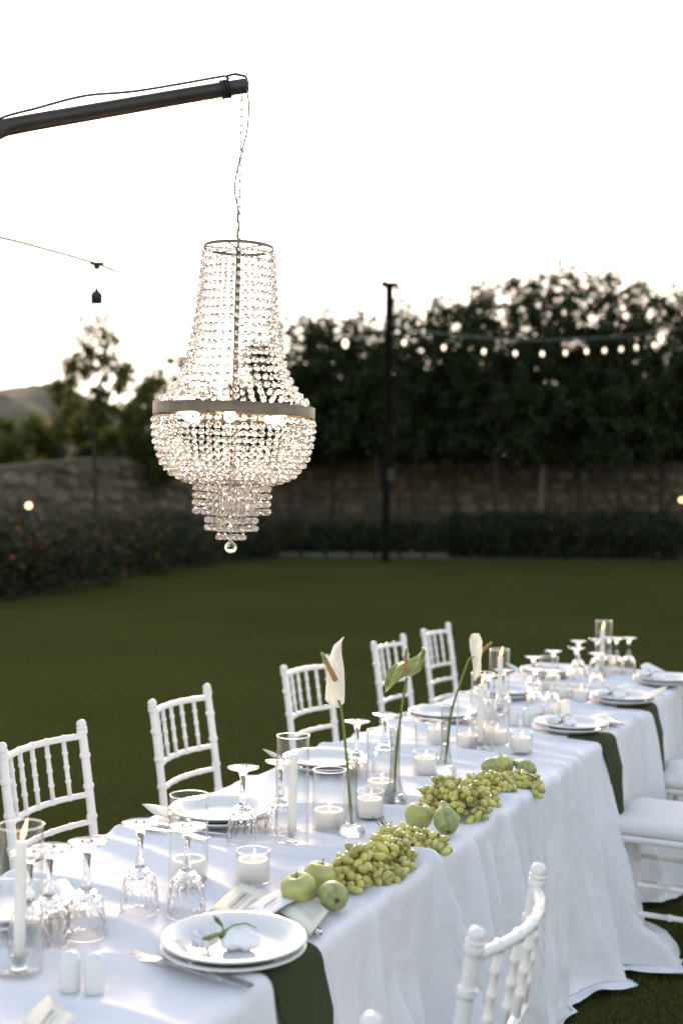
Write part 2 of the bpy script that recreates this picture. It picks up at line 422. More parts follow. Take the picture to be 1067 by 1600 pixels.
# ---- trees
def curve_pts(a, b, n_=6, wob=.1):
    a, b = Vector(a), Vector(b); out = []
    for i in range(n_):
        t = i / (n_ - 1); p = a.lerp(b, t)
        if 0 < i < n_ - 1: p += Vector((random.uniform(-wob, wob), random.uniform(-wob, wob), 0))
        out.append(p)
    return out
def tree(px, Y, ztop, zbot, rx, ry, n_, label, lm="tree_leaf", size=.15, sparse=.0, group=None, clumps=60, taper=.5, sprigs=20, trunk_r=.10, name="tree", bark="dark_bark", crr=(.24, .5)):
    base = atY(px, 780, Y); base.z = 0
    t = thing(name, label, "tree", base, 0, group)
    mb = MB(); hz = ztop - zbot
    tp = curve_pts((0, 0, -.05), (random.uniform(-.1, .1), 0, zbot + hz * .35), 7, .05)
    mb.tube(tp, [trunk_r * (1.15 - .5 * i / 6) for i in range(7)], 9)
    link("trunk", mb.mesh("trunk", bark), t)
    mb = MB()
    for k in range(9):
        a = random.uniform(0, 2 * PI); z0 = zbot + random.uniform(-.3, .25) * hz * .5
        e = (math.cos(a) * rx * random.uniform(.4, .8), math.sin(a) * ry * .6, zbot + hz * random.uniform(.3, .85))
        mb.tube(curve_pts(tp[4 if k % 2 else 5], e, 5, .12), [trunk_r * .45 * (1 - .17 * i) for i in range(5)], 6)
    link("limbs", mb.mesh("limbs", "dark_bark"), t)
    # crown: clumps through the volume plus sprigs past the outline
    cz = rng.uniform(0, 1, clumps) ** 1.12
    wid = np.where(cz > .55, 1 - (cz - .55) / .45 * taper, 1.0)
    th = rng.uniform(0, 2 * PI, clumps); rr = np.sqrt(rng.uniform(0, 1, clumps))
    C = np.stack([np.cos(th) * rr * rx * wid, np.sin(th) * rr * ry * wid, zbot + cz * hz * .93], 1)
    cr = rng.uniform(*crr, clumps) * (1 - .45 * cz)
    wt = np.where(cz > .45, np.maximum(.22, 1 - (cz - .45) * 1.75), 1.0); wt /= wt.sum()
    idx = rng.choice(clumps, n_, p=wt)
    D = rng.normal(size=(n_, 3)); D /= np.linalg.norm(D, axis=1)[:, None]
    P = C[idx] + D * (cr[idx] * rng.uniform(.2, 1.15, n_))[:, None]
    Pl = [P]
    for k in range(sprigs):
        a = rng.uniform(0, 2 * PI); zz = rng.uniform(.5, 1.0)
        wd = (1 - max(0, zz - .55) / .45 * taper)
        o = np.array([math.cos(a) * rx * wd * .9 * rng.uniform(.2, 1), math.sin(a) * ry * wd * .8, zbot + zz * hz * .93])
        dr = np.array([math.cos(a) * .35, math.sin(a) * .2, 1.0]) + rng.normal(0, .2, 3); dr /= np.linalg.norm(dr)
        Ls = rng.uniform(.4, .95); m_ = int(22 * Ls)
        tt = rng.uniform(0, 1, m_)
        Pl.append(o + dr * (tt * Ls)[:, None] + rng.normal(0, .07, (m_, 3)))
    P = np.concatenate(Pl)
    V, Fq = leaves(P, size, None, up=.4)
    stuff(link("crown", quick("crown", V, Fq, [lm]), t))
    return t
TG = "tall dark trees along the right part of the wall"
row = [(455, 36.5, 482, 1.55), (520, 37.5, 488, 1.3), (585, 36, 500, 1.3), (650, 37, 466, 1.35), (712, 37.5, 452, 1.3), (775, 36.5, 425, 1.45),
       (845, 37, 415, 1.5), (905, 37.5, 404, 1.5), (970, 36.5, 425, 1.45), (1035, 37, 448, 1.5), (1105, 37, 445, 1.5)]
words = ["first, just right of the chandelier", "second, left of the tall post", "third, directly behind the tall post",
         "fourth, just right of the tall post", "fifth, behind the lit bulb string", "sixth, in a rising part of the row",
         "seventh, with its pale trunk showing against the wall", "eighth and tallest, right of centre", "ninth, past the tallest one",
         "tenth, near the right edge", "last, cut by the right edge"]
for (px, Y, py, rx), wd in zip(row, words):
    zt = atY(px, py, Y).z
    tree(px, Y, zt, 2.95, rx * 1.05, 1.3, 12500, "dark leafy tree in the wall row: " + wd, size=.165, group=TG, clumps=210, crr=(.18, .42), taper=.34, sprigs=60, bark="bark" if wd.startswith("seventh") else "dark_bark")
# a second row close behind, filling the depth of the belt
for k, px in enumerate((490, 570, 670, 760, 870, 950, 1050)):
    zt = atY(px, [560, 575, 560, 545, 530, 550, 555][k], 42).z
    tree(px, 42, zt, 1.8, 2.1, 1.3, 16000, "dark bushy tree behind the wall, %s of the hidden second row" %
         ["first", "second", "third", "fourth", "fifth", "sixth", "last"][k], size=.17, group="dark trees behind the wall", crr=(.42, .75), clumps=120, taper=.35, sprigs=6)
tree(150, 31.5, atY(150, 500, 31.5).z, atY(150, 660, 31.5).z, .95, .8, 3400, "slim light tree with an airy see-through top left of the chandelier", lm="light_leaf", size=.13, clumps=60, crr=(.12, .32), taper=.75, sprigs=46, trunk_r=.06)
tree(96, 33.5, atY(96, 575, 33.5).z, atY(96, 690, 33.5).z, .45, .5, 1500, "small narrow tree left of the airy light tree", lm="light_leaf", size=.13, clumps=16, taper=.6, sprigs=6, trunk_r=.05)
tree(215, 34.5, atY(215, 562, 34.5).z, 2.0, 1.5, 1.0, 11000, "bushy green tree between the airy tree and the chandelier", lm="light_leaf", size=.14, clumps=46, taper=.6, sprigs=12)
tree(262, 38, atY(262, 545, 38).z, 2.0, 1.45, 1.0, 12000, "round dark tree just left of the chandelier rim", size=.14, clumps=46, taper=.6, sprigs=8)
tree(340, 38.5, atY(340, 585, 38.5).z, 2.0, 1.7, 1.2, 13000, "dark tree seen through the left half of the chandelier", size=.15, clumps=60, taper=.5, sprigs=10)
tree(405, 37.5, atY(405, 528, 37.5).z, 2.3, 1.3, 1.2, 9500, "dark tree seen through the right half of the chandelier", size=.15, clumps=60, taper=.5, sprigs=14)

def shrub(loc, rx, ry, hz, n_, label, lm="shrub_leaf", size=.09, flowers=0, fm="orange_bloom", group=None, name="shrub"):
    cl = 26
    C = np.stack([rng.uniform(-.8, .8, cl) * rx, rng.uniform(-.8, .8, cl) * ry, rng.uniform(.1, .82, cl) * hz], 1)
    cr = rng.uniform(.2, .36, cl) * min(1, hz)
    idx = rng.integers(0, cl, n_); D = rng.normal(size=(n_, 3)); D /= np.linalg.norm(D, axis=1)[:, None]
    P = C[idx] + D * (cr[idx] * rng.uniform(.1, 1.15, n_))[:, None]; P[:, 2] = np.abs(P[:, 2]) + .02
    V, Fq = leaves(P, size, None)
    t = thing(name, label, "shrub", loc, rng.uniform(0, 6), group)
    stuff(link("foliage", quick("foliage", V, Fq, [lm]), t))
    if flowers:
        idx = rng.integers(0, cl, flowers); D = rng.normal(size=(flowers, 3)); D /= np.linalg.norm(D, axis=1)[:, None]
        P = C[idx] + D * (cr[idx] * 1.1)[:, None]; P[:, 2] = np.abs(P[:, 2])
        V, Fq = leaves(P, .07, None, aspect=1)
        stuff(link("blossoms", quick("blossoms", V, Fq, [fm]), t))
    mb = MB()
    for k in range(5):
        a = random.uniform(0, 6.28); mb.tube([(0, 0, 0), (math.cos(a) * rx * .3, math.sin(a) * ry * .3, hz * .4), (math.cos(a) * rx * .5, math.sin(a) * ry * .5, hz * .75)], [.02, .014, .006], 5)
    link("stems", mb.mesh("stems", "bark"), t)
    return t
ords = ["first", "second", "third", "fourth", "fifth", "sixth", "seventh", "eighth", "ninth", "tenth", "eleventh", "twelfth", "thirteenth", "fourteenth", "fifteenth", "sixteenth"]
def on_edge(px):
    for (x0, y0), (x1, y1) in zip(edge_px[:-1], edge_px[1:]):
        if x0 <= px <= x1:
            return atH(px, y0 + (y1 - y0) * (px - x0) / (x1 - x0), 0)
for k, px in enumerate(range(-30, 440, 34)):
    p = on_edge(px) + Vector((-.25, .75, 0)); hz = max(.9, atY(px, 818, p.y).z * random.uniform(.92, 1.05))
    shrub(p, .85 + .015 * p.y, .7, hz, 2600, "%s orange-flecked shrub from the left along the lawn edge" % ords[k], flowers=70 if k % 3 else 30, fm="orange_bloom" if k % 3 else "yellow_bloom", lm="shrub_dry" if k % 4 == 1 else "shrub_leaf", group="flowering shrubs on the left of the lawn")
for k, px in enumerate(range(-10, 460, 62)):
    p = on_edge(px) + Vector((-.8, 2.6, 0))
    shrub(p, 1.2, .8, 1.15 + random.uniform(-.1, .2), 2600, "%s taller dark shrub in the left back row under the wall" % ords[k], flowers=25, lm="shrub_dry" if k % 2 else "shrub_leaf", group="back row of shrubs under the left wall")
for k, px in enumerate(range(468, 1130, 46)):
    p = on_edge(px) + Vector((0, 1.1, 0)); big = px > 720
    hz = atY(px, 812 if not big else random.choice([795, 805, 812]), p.y).z
    shrub(p, 1.0, .7, hz, 2700, "%s low shrub right of the chandelier along the far lawn edge" % ords[k], flowers=40 if k % 2 == 0 else 10, fm="yellow_bloom", group="low shrubs along the far lawn edge")
for k, px in enumerate(range(740, 1110, 62)):
    p = on_edge(px) + Vector((0, 2.6, 0))
    shrub(p, 1.2, .8, 1.25 + random.uniform(-.25, .35), 3000, "%s tall dark shrub in the right back row by the wall" % ords[k], group="tall shrubs by the right wall")
# bush masses on the left behind the wall
for k, (px, py, Y) in enumerate(((-40, 655, 36), (20, 640, 35), (75, 632, 36), (125, 640, 35.5), (165, 655, 37), (230, 640, 38))):
    p = atY(px, 780, Y); p.z = 1.0
    shrub(p, 1.35, 1.1, atY(px, py, Y).z - .9, 5500, ["yellow-green bush cut by the left edge above the wall", "sunlit yellow-green bush above the wall, left of the narrow tree",
          "rounded bush above the wall below the narrow tree", "rounded green bush above the wall, left of the airy tree", "green bush behind the airy tree trunk", "dark bush beside the chandelier rim above the wall"][k],
          lm="light_leaf" if k < 4 else "tree_leaf", size=.14, group="bushes above the left wall", name="bush")
    bpy.context.scene

# ---- post and string lights
P0_ = atY(603, 800, 31); P0_.z = 0; ztop = atY(609, 447, 31).z
post = thing("light_post", "tall dark timber post with a capped top carrying the string lights", "post", P0_)
mb = MB().box((0, 0, ztop / 2), (.20, .20, ztop)); link("shaft", mb.mesh("shaft", "dark_timber", False), post)
mb = MB().box((0, 0, 0), (.44, .4, .09)).box((-.12, 0, .07), (.1, .1, .08)).box((.2, 0, -.1), (.1, .12, .12)); link("cap", mb.mesh("cap", "dark_timber", False), post, (0, 0, ztop + .03))
mb = MB().box((0, 0, 0), (.16, .1, .3)); link("junction_box", mb.mesh("junction_box", "black_plastic", False), post, (.1, -.13, atY(612, 742, 31).z))

def sag_line(pts, sub=10):
    out = []
    for i in range(len(pts) - 1):
        p0 = pts[max(i - 1, 0)]; p1 = pts[i]; p2 = pts[i + 1]; p3 = pts[min(i + 2, len(pts) - 1)]
        for k in range(sub):
            t = k / sub
            out.append(.5 * ((2 * p1) + (p2 - p0) * t + (2 * p0 - 5 * p1 + 4 * p2 - p3) * t * t + (3 * p1 - p0 - 3 * p2 + p3) * t ** 3))
    out.append(pts[-1]); return out
def festoon(line, drops, label, cable_r, bulb_r, drop_len, bulbmat, cmat, name="string_lights", sock=1.0):
    t = thing(name, label, "string lights", line[0])
    o = line[0]
    mb = MB().tube([p - o for p in line], cable_r, 6)
    if cable_r > .015: mb.tube([p - o + Vector((0, 0, cable_r * 2 * math.sin(i * 1.3))) for i, p in enumerate(line)], cable_r * .8, 6)
    link("cable", mb.mesh("cable", cmat), t)
    r_ = bulb_r; pr = [(0, -3.2), (.45, -3.0), (.85, -2.3), (1, -1.4), (.85, -.5), (.5, 0), (.42, .15)]
    bm_ = MB().lathe([(a * r_, z * r_) for a, z in pr], 14).mesh("bulb", bulbmat)
    sm_ = MB().lathe([(.85 * r_ * sock, 0), (.88 * r_ * sock, 1.2 * r_), (.8 * r_ * sock, 1.5 * r_), (.3 * r_ * sock, 1.9 * r_), (.14 * r_, 2.4 * r_)], 12).mesh("socket", "black_plastic")
    jm_ = MB().box((0, 0, -r_ * .2), (r_ * .8, r_ * .8, r_ * 1.0)).box((-r_ * .6, 0, r_ * .1), (r_ * .8, r_ * .6, r_ * .45)).box((r_ * .6, 0, r_ * .1), (r_ * .8, r_ * .6, r_ * .45)).mesh("connector", "black_plastic", False)
    for p in drops:
        q = p - o
        link("connector", jm_, t, q)
        link("drop_wire", MB().tube([(0, 0, 0), (0, 0, -drop_len)], max(.0015, cable_r * .3), 5).mesh("drop_wire", "cable"), t, q)
        b_ = Vector((q.x, q.y, q.z - drop_len - 2.3 * r_))
        s_ = link("socket", sm_, t, b_); link("bulb", bm_, s_)
    return t
far = [atY(608, 505, 30.9), atY(640, 515, 31.5), atY(700, 522, 32.2), atY(770, 529, 33), atY(840, 532, 33.7), atY(910, 529, 34.4), atY(965, 526, 35), atY(1015, 520, 35.4), atY(1085, 510, 36)]
fl = sag_line(far)
dr = []
for px in (625, 687, 748, 797, 840, 877, 908, 940, 964, 987, 1014):
    dr.append(min(fl, key=lambda p: abs(p.x / p.y * F + 533 - px)).copy())
festoon(fl, dr, "row of glowing bulbs on a pale cable sagging right of the tall post", .013, .037, .22, "string_bulb", "far_cable")
near = [atY(-120, 350, 4.9), atY(0, 371, 5.2), atY(75, 390, 5.4), atY(152, 412, 5.6), atY(230, 437, 6.6), atY(380, 475, 15), atY(480, 495, 21), atY(560, 507, 27), atY(607, 500, 30.8)]
nl = sag_line(near)
dn = [atY(152, 413, 5.6)]
festoon(nl, dn, "thin festoon cable with one black socket hanging left of the chandelier", .006, .030, .105, "hurricane_glass", "cable", sock=1.0)
p = atY(532, 520, 25); nn = min(nl, key=lambda q: abs(q.x / q.y * F + 533 - 532))
festoon([nn, nn + Vector((.25, .6, -.004))], [nn], "single glowing bulb left of the tall post", .01, .05, .22, "string_bulb", "cable")

# ---- lamp pole with bent arm
arm = [atY(384, 134, 3.5), atY(300, 148, 3.46), atY(150, 174, 3.40), atY(30, 195, 3.35), atY(-2, 204, 3.32), atY(-40, 228, 3.25), atY(-58, 270, 3.24)]
foot = Vector((arm[-1].x - .04, 3.24, 0))
pole = thing("lamp_pole", "dark metal pole with a bent arm reaching in from the left, holding the chandelier", "pole", foot)
pts = sag_line([q - foot for q in arm] + [Vector((-.01, 0, 2.1)), Vector((0, 0, 1.2)), Vector((0, 0, .03))], 6)
link("bent_arm", MB().tube(pts, [.0205 + .002 * min(1, i / 20) for i in range(len(pts))], 20).mesh("bent_arm", "pole_metal"), pole)
link("base_plate", MB().lathe([(.001, 0), (.2, 0), (.2, .02), (.06, .03), (.03, .06), (.001, .06)], 28).mesh("base_plate", "pole_metal"), pole)
e = arm[0] - foot; dv = (arm[0] - arm[1]).normalized()
mb = MB().tube([e - dv * .002, e + dv * .004], .0185, 20, 0); link("tube_end", mb.mesh("tube_end", "bronze"), pole)
mb = MB()
for k in range(3):
    c = e - dv * (.05 + .009 * k); ring = []
    u_ = dv.cross(Vector((0, 1, 0))).normalized(); w_ = dv.cross(u_)
    mb.tube([c + (u_ * math.cos(a) + w_ * math.sin(a)) * .0235 for a in np.linspace(0, 2 * PI, 20)[:-1]], .0035, 6, closed=True)
mb.tube([e - dv * .05 + Vector((0, 0, .028)), e - dv * .06 + Vector((0, -.01, .032)), e - dv * .03 + Vector((0, -.01, .034)), e + Vector((.0, 0, .026)), e + Vector((.008, -.01, .0))], .004, 6)
link("tie_wrap", mb.mesh("tie_wrap", "black_plastic"), pole)
cab = [e - dv * .06 + Vector((0, -.02, .03)), e - dv * .3 + Vector((0, -.02, .028)), e - dv * .45 + Vector((0, -.02, .038)), (arm[3] - foot) + Vector((.05, -.01, .042)), (arm[4] - foot) + Vector((0, 0, .03)), (arm[5] - foot) + Vector((-.03, 0, .01))]
link("cable", MB().tube(sag_line(cab, 6), .0035, 6).mesh("cable", "cable"), pole)

# ================================================================== CHANDELIER
px = 3.5 / F
CB = atY(366.5, 636, 3.5)                      # band centre
ch = thing("chandelier", "large crystal bead chandelier with a bronze band hanging over the table from the pole", "chandelier", CB)
TILT = math.radians(.75)
ch.rotation_euler = (0, TILT, 0)
def zc(y): return (641 - y) * px
def band(name, r_, z0, z1, th=.003, holes=False):
    mb = MB().lathe([(r_, z0), (r_, z1), (r_ - th, z1), (r_ - th, z0), (r_, z0)], 72)
    return link(name, mb.mesh(name, "bronze"), ch)
RB = 126 * px
band("band", RB, zc(657), zc(640))
band("top_ring", 55 * px, zc(396), zc(391), .002)
band("lower_ring", 59 * px, zc(761), zc(757), .002)
link("rod", MB().tube([(0, 0, zc(391)), (0, 0, zc(760))], 4.2 * px, 12).mesh("rod", "bronze"), ch)
sp_a = MB().tube([(-55 * px, 0, 0), (55 * px, 0, 0)], .0022, 6).mesh("spoke", "bronze")
sp_b = MB().tube([(-RB, 0, 0), (RB, 0, 0)], .0035, 6).mesh("spoke", "bronze")
for k in range(3):
    link("spoke", sp_a, ch, (0, 0, zc(395)), (0, 0, k * PI / 3 + .3)); link("spoke", sp_b, ch, (0, 0, zc(655)), (0, 0, k * PI / 3 + .3))
link("lamp_tray", MB().lathe([(.001, zc(668)), (.05, zc(668)), (.053, zc(662)), (.001, zc(660))], 24).mesh("lamp_tray", "bronze"), ch)
fl_ = MB().lathe([(0, 0), (.011, .004), (.0165, .02), (.015, .036), (.008, .054), (.0015, .068), (0, .069)], 14).mesh("bulb", "bulb_glow")
sk_ = MB().lathe([(.009, -.03), (.011, -.028), (.011, 0), (.009, .002)], 14).mesh("bulb_socket", "bronze")
for k in range(6):
    a = -PI / 2 + k * PI / 3 + .0
    s_ = link("bulb_socket", sk_, ch, (math.cos(a) * .105, math.sin(a) * .105, zc(661)), (0, PI / 2 - .12, a))
    link("bulb", fl_, s_)
# beads
def bead_mesh():
    V = []; Fc = []; seg = 8; pr = [(.0, -1), (.62, -.78), (1, -.25), (1, .25), (.62, .78), (0, 1)]
    V.append((0, 0, -1))
    for r_, z in pr[1:-1]:
        for k in range(seg): V.append((r_ * math.cos(2 * PI * (k + (.5 if z > 0 else 0)) / seg), r_ * math.sin(2 * PI * (k + (.5 if z > 0 else 0)) / seg), z))
    V.append((0, 0, 1)); t = len(V) - 1
    for k in range(seg):
        k2 = (k + 1) % seg
        Fc.append((0, 1 + k2, 1 + k)); Fc.append((t, t - seg + k, t - seg + k2))
        for i in range(3): Fc.append((1 + i * seg + k, 1 + i * seg + k2, 1 + (i + 1) * seg + k2, 1 + (i + 1) * seg + k))
    return V, Fc
BV, BF = bead_mesh()
bead_me = MB().add(BV, BF).mesh("crystal_bead", "bead_glass", False)
beads = []   # (pos, radius)
wires = MB()
def strand(pts, spacing, rad, grow=0):
    """beads at equal spacing along a polyline"""
    P = [Vector(p) for p in pts]; L = [0]
    for a, b in zip(P[:-1], P[1:]): L.append(L[-1] + (b - a).length)
    def at(s):
        for i in range(len(P) - 1):
            if s <= L[i + 1] + 1e-9: return P[i].lerp(P[i + 1], (s - L[i]) / max(1e-9, L[i + 1] - L[i]))
        return P[-1]
    s = spacing * .5
    while s < L[-1]:
        f = s / L[-1]; beads.append((at(s) + Vector((random.gauss(0, .0007), random.gauss(0, .0007), random.gauss(0, .0006))), rad * (1 + grow * f) * random.uniform(.94, 1.05))); s += spacing * (1 + grow * f * .5)
    wires.tube([at(L[-1] * k / 6) for k in range(7)], .0005, 3)
# upper skirt, from the top ring sweeping out to the band
up_prof = [(55, 399), (57, 430), (60, 470), (65, 515), (72, 555), (82, 588), (95, 612), (108, 628), (120, 637)]
ns = 38
for k in range(ns):
    a = 2 * PI * (k + .3 * random.random()) / ns
    strand([(math.cos(a) * r_ * px, math.sin(a) * r_ * px, zc(y)) for r_, y in up_prof], 12.4 * px, 3.6 * px, .32)
# bowl
bowl = [(124, 659), (124, 675), (122, 695), (117, 715), (109, 732), (97, 746), (80, 754), (64, 758)]
ns = 60
for k in range(ns):
    a = 2 * PI * (k + .15 * random.random()) / ns
    strand([(math.cos(a) * r_ * px, math.sin(a) * r_ * px, zc(y)) for r_, y in bowl], 11.2 * px, 4.9 * px)
for r_, y0, y1, c in ((57, 762, 808, 32), (38, 764, 834, 22), (20, 766, 850, 12)):
    for k in range(c):
        a = 2 * PI * (k + .1 * random.random()) / c
        strand([(math.cos(a) * r_ * px, math.sin(a) * r_ * px, zc(y0)), (math.cos(a) * r_ * px, math.sin(a) * r_ * px, zc(y1))], 12.0 * px, 4.9 * px)
strand([(0, 0, zc(790)), (0, 0, zc(850))], 12 * px, 4.6 * px)
# the nearest beads of the bowl and tiers are parts one by one
beads.sort(key=lambda b_: b_[0].y)
front = [b_ for b_ in beads if b_[0].y < -.02 and b_[0].z < zc(650)]
front = front[:300]; fs = set(id(b_) for b_ in front)
for p, r_ in front: link("crystal_bead", bead_me, ch, p, (random.uniform(-.3, .3), random.uniform(-.3, .3), random.uniform(0, 6)), (r_, r_, r_))
BVa = np.array(BV); restb = [b_ for b_ in beads if id(b_) not in fs]
mb = MB()
for p, r_ in restb:
    a = random.uniform(0, 6); R_ = Euler((random.uniform(-.3, .3), random.uniform(-.3, .3), a)).to_matrix()
    mb.add([tuple(p + (R_ @ Vector(v)) * r_) for v in BV], BF)
stuff(link("bead_strands", mb.mesh("bead_strands", "bead_glass", False), ch))
stuff(link("strand_wire", wires.mesh("strand_wire", "bronze"), ch))
link("pendant_ball", MB().lathe([(0, -10 * px), (6 * px, -8 * px), (9.5 * px, -3 * px), (9.8 * px, 1 * px), (7 * px, 6 * px), (3 * px, 9.5 * px), (0, 12 * px)], 12).mesh("pendant_ball", "bead_glass", False), ch, (0, 0, zc(860)))
# chain links and feed cable up to the arm end
Minv = (Matrix.Translation(CB) @ Matrix.Rotation(TILT, 4, 'Y')).inverted()
top = Minv @ (arm[0] + Vector((-.01, 0, -.02))); bot = Vector((0, 0, zc(391)))
nl_ = 19; dvec = (top - bot) / nl_; llen = dvec.length * .62
ring = []
for k in range(16):
    a = 2 * PI * k / 16; ring.append((math.cos(a) * .0068, 0, math.sin(a) * .0062 + (llen * .5 if math.sin(a) > 0 else -llen * .5)))
lk = MB().tube(ring, .0016, 6, closed=True).mesh("chain_link", "chain_metal")
for k in range(nl_):
    link("chain_link", lk, ch, bot + dvec * (k + .5), (0, math.atan2(dvec.x, dvec.z), 0) if k % 2 else (0, 0, PI / 2))
fc = [Minv @ atY(385, 138, 3.48), Minv @ atY(389, 165, 3.47), Minv @ atY(386, 205, 3.47), Minv @ atY(377, 240, 3.49), Minv @ atY(369, 275, 3.48), Minv @ atY(367, 300, 3.48), Minv @ atY(372, 330, 3.5), Minv @ atY(372, 385, 3.5)]
link("feed_cable", MB().tube(sag_line(fc, 6), .0022, 6).mesh("feed_cable", "cable"), ch)

# ================================================================== TABLE FRAME
HD = math.radians(25.3)
U = Vector((math.sin(HD), math.cos(HD), 0)); Nn = Vector((math.cos(HD), -math.sin(HD), 0))
N_R, N_L = -1.055, -1.835              # right / left edges of the table top
TH = .75
def tp(u, n_, z=0): return Vector((U.x * u + Nn.x * n_, U.y * u + Nn.y * n_, z))
def un(p): return (p.x * U.x + p.y * U.y, p.x * Nn.x + p.y * Nn.y)

ridges = []
rr = random.Random(5)
uu = 1.0
while uu < 6.6:
    ridges.append((uu, rr.uniform(-.28, .28), rr.uniform(.012, .027), rr.uniform(.014, .026), rr.uniform(.3, .9), rr.uniform(.3, .8)))
    uu += rr.uniform(.12, .24)
FLAT = []
for _x, _y in ((365, 1470), (8, 1412), (344, 1265), (508, 1186), (692, 1113), (856, 1047), (790, 1079), (892, 1131), (972, 1088), (1034, 1060), (440, 1420)):
    _p = atH(_x, _y, TH + .03); FLAT.append((*un(_p), .15))
for _x, _y in ((130, 1545), (813, 1137), (300, 1525)):
    _p = atH(_x, _y, TH); FLAT.append((*un(_p), .06))
def top_z(u, n_):
    v = (n_ - N_L) / (N_R - N_L); z = 0
    for (u0, sl, am, w_, vc, vw) in ridges:
        d = u - (u0 + sl * (v - .5) + .03 * math.sin(v * 5 + u0 * 3))
        if abs(d) < .14:
            z += am * math.exp(-((v - vc) / vw) ** 2) * math.exp(-abs(d / (w_ * (2.4 if d > 0 else 1.0))) ** 1.5)
    for (fu, fn_, fr_) in FLAT:
        q = ((u - fu) ** 2 + (n_ - fn_) ** 2) / (fr_ * fr_)
        if q < 4: z *= 1 - math.exp(-q * q * .8) * .92
    z += .0022 * math.sin(u * 13 + n_ * 9) * math.sin(n_ * 17 + u * 3)
    return TH + z

def make_cloth(u0, u1, flare_fn, pool_fn, seed, label, name):
    r_ = random.Random(seed)
    NU = int((u1 - u0) / .008); NV = 56
    W = N_R - N_L
    V = []; Fc = []
    # top grid
    for i in range(NU + 1):
        u = u0 + (u1 - u0) * i / NU
        for j in range(NV + 1):
            n_ = N_L + W * j / NV
            V.append(tp(u, n_, top_z(u, n_)))
    for i in range(NU):
        for j in range(NV):
            a = i * (NV + 1) + j; Fc.append((a, a + 1, a + NV + 2, a + NV + 1))
    # boundary loop
    loop = [(i, NV) for i in range(NU)] + [(NU, j) for j in range(NV, 0, -1)] + [(i, 0) for i in range(NU, 0, -1)] + [(0, j) for j in range(NV)]
    nb = len(loop); pts = []
    s_acc = 0; prev = None
    corner_r = .05
    for (i, j) in loop:
        u = u0 + (u1 - u0) * i / NU; n_ = N_L + W * j / NV
        # outward normal, rounded at the corners
        cu = min(max(u, u0 + corner_r), u1 - corner_r); cn = min(max(n_, N_L + corner_r), N_R - corner_r)
        o = Vector((u - cu, n_ - cn, 0)); o = o.normalized() if o.length > 1e-6 else Vector((0, 0, 0))
        if prev is not None: s_acc += math.hypot(u - prev[0], n_ - prev[1])
        prev = (u, n_); pts.append((u, n_, o.x, o.y, s_acc))
    Ltot = s_acc
    # folds: list of positions with width and amplitude, deepening downwards
    folds = []; s = 0
    while s < Ltot:
        folds.append([s, r_.uniform(.014, .036), r_.choice([r_.uniform(.4, .9), r_.uniform(1.1, 1.9)]), r_.uniform(-.14, .14), r_.uniform(-.15, .35)]); s += r_.uniform(.07, .19)
    def fold(s, d):
        x = 0; t = d / .75
        for (s0, w_, am, dr_, st) in folds:
            dd = s - s0 - dr_ * t * t
            if abs(dd) < .3:
                g_ = max(0, (t - st) / (1 - st)) if t > st else 0
                g_ = g_ ** .7
                ww = w_ * (.6 + .9 * t + .7 * t * t)
                ww *= (.42 if dd * dr_ > 0 else 1.7); x += am * g_ * (1 - .25 * t * t) * math.exp(-(dd / ww) ** 2)
        return x
    ds = [.004, .009, .015, .022, .030, .042, .06, .085, .115, .15, .19, .235, .28, .33, .38, .43, .48, .53, .58, .62, .66, .69, .71, .73, .745]
    extra = [.02, .045, .07, .1, .13, .17, .21, .25]
    start = len(V); base_idx = [i * (NV + 1) + j for i, j in loop]
    R0 = .022
    rows_idx = [base_idx]
    for li, d in enumerate(ds + extra):
        row = []
        for (u, n_, ou, on, s) in pts:
            flare = flare_fn(u, n_, s)
            if li < len(ds):
                t = d / .75
                tz = (top_z(u, n_) - TH) * max(0, 1 - d / .16)
                if d < R0 * 1.57: out = R0 * math.sin(d / R0); z = TH + tz - R0 * (1 - math.cos(d / R0))
                else: out = R0; z = TH + tz - d + R0 * .57
                out += .010 * t + fold(s, d) * (.105 + .005 * t) + flare * t ** 1.6 + .006 * math.sin(s * 60 + 3 * math.sin(d * 7)) * t
                z = max(z, .022)
                tang = 0.02 * math.sin(s * 9 + 2) * t
            else:
                e_ = d; po = pool_fn(u, n_, s); t = 1
                k = e_ / .25; f_ = fold(s, .75)
                out = R0 + .010 + fold(s, .75) * .105 + flare + po * k * (1 + .25 * math.sin(s * 17 + 1))
                z = .022 + .02 * math.sin(min(1, k * 1.3) * PI) * (.6 + .4 * math.sin(s * 21)) * min(1, po * 8) + .014 * max(0, math.sin(s * 33 + k * 3)) * min(1, po * 6)
                tang = .02 * math.sin(s * 9 + 2) 
            wk = mnoise.noise(Vector((s * 13, d * 16 if li < len(ds) else 12 + d * 22, 3.1 * u0))) * (.002 + .012 * t ** 2) + mnoise.noise(Vector((s * 31, d * 25, 7))) * .005 * t
            out += wk
            if li >= len(ds): z += abs(mnoise.noise(Vector((s * 16, d * 30, 1.7)))) * .03 * min(1, po * 9)
            p = tp(u + ou * out - on * tang, n_ + on * out + ou * tang, z)
            row.append(len(V)); V.append(p)
        rows_idx.append(row)
    for a, b in zip(rows_idx[:-1], rows_idx[1:]):
        for k in range(nb):
            k2 = (k + 1) % nb; Fc.append((a[k], b[k], b[k2], a[k2]))
    me = MB().add(V, Fc).mesh(name, "white_cloth")
    o = link(name, me); tag(o, label, "tablecloth", "white tablecloths")
    return o
def sm(x, a, b):
    t = max(0, min(1, (x - a) / (b - a))); return t * t * (3 - 2 * t)
def flareA(u, n_, s):
    if n_ < N_R - .1: return .02 + .12 * sm(u, 4.3, 4.42)
    return .0 + .15 * sm(u, 3.95, 4.42)
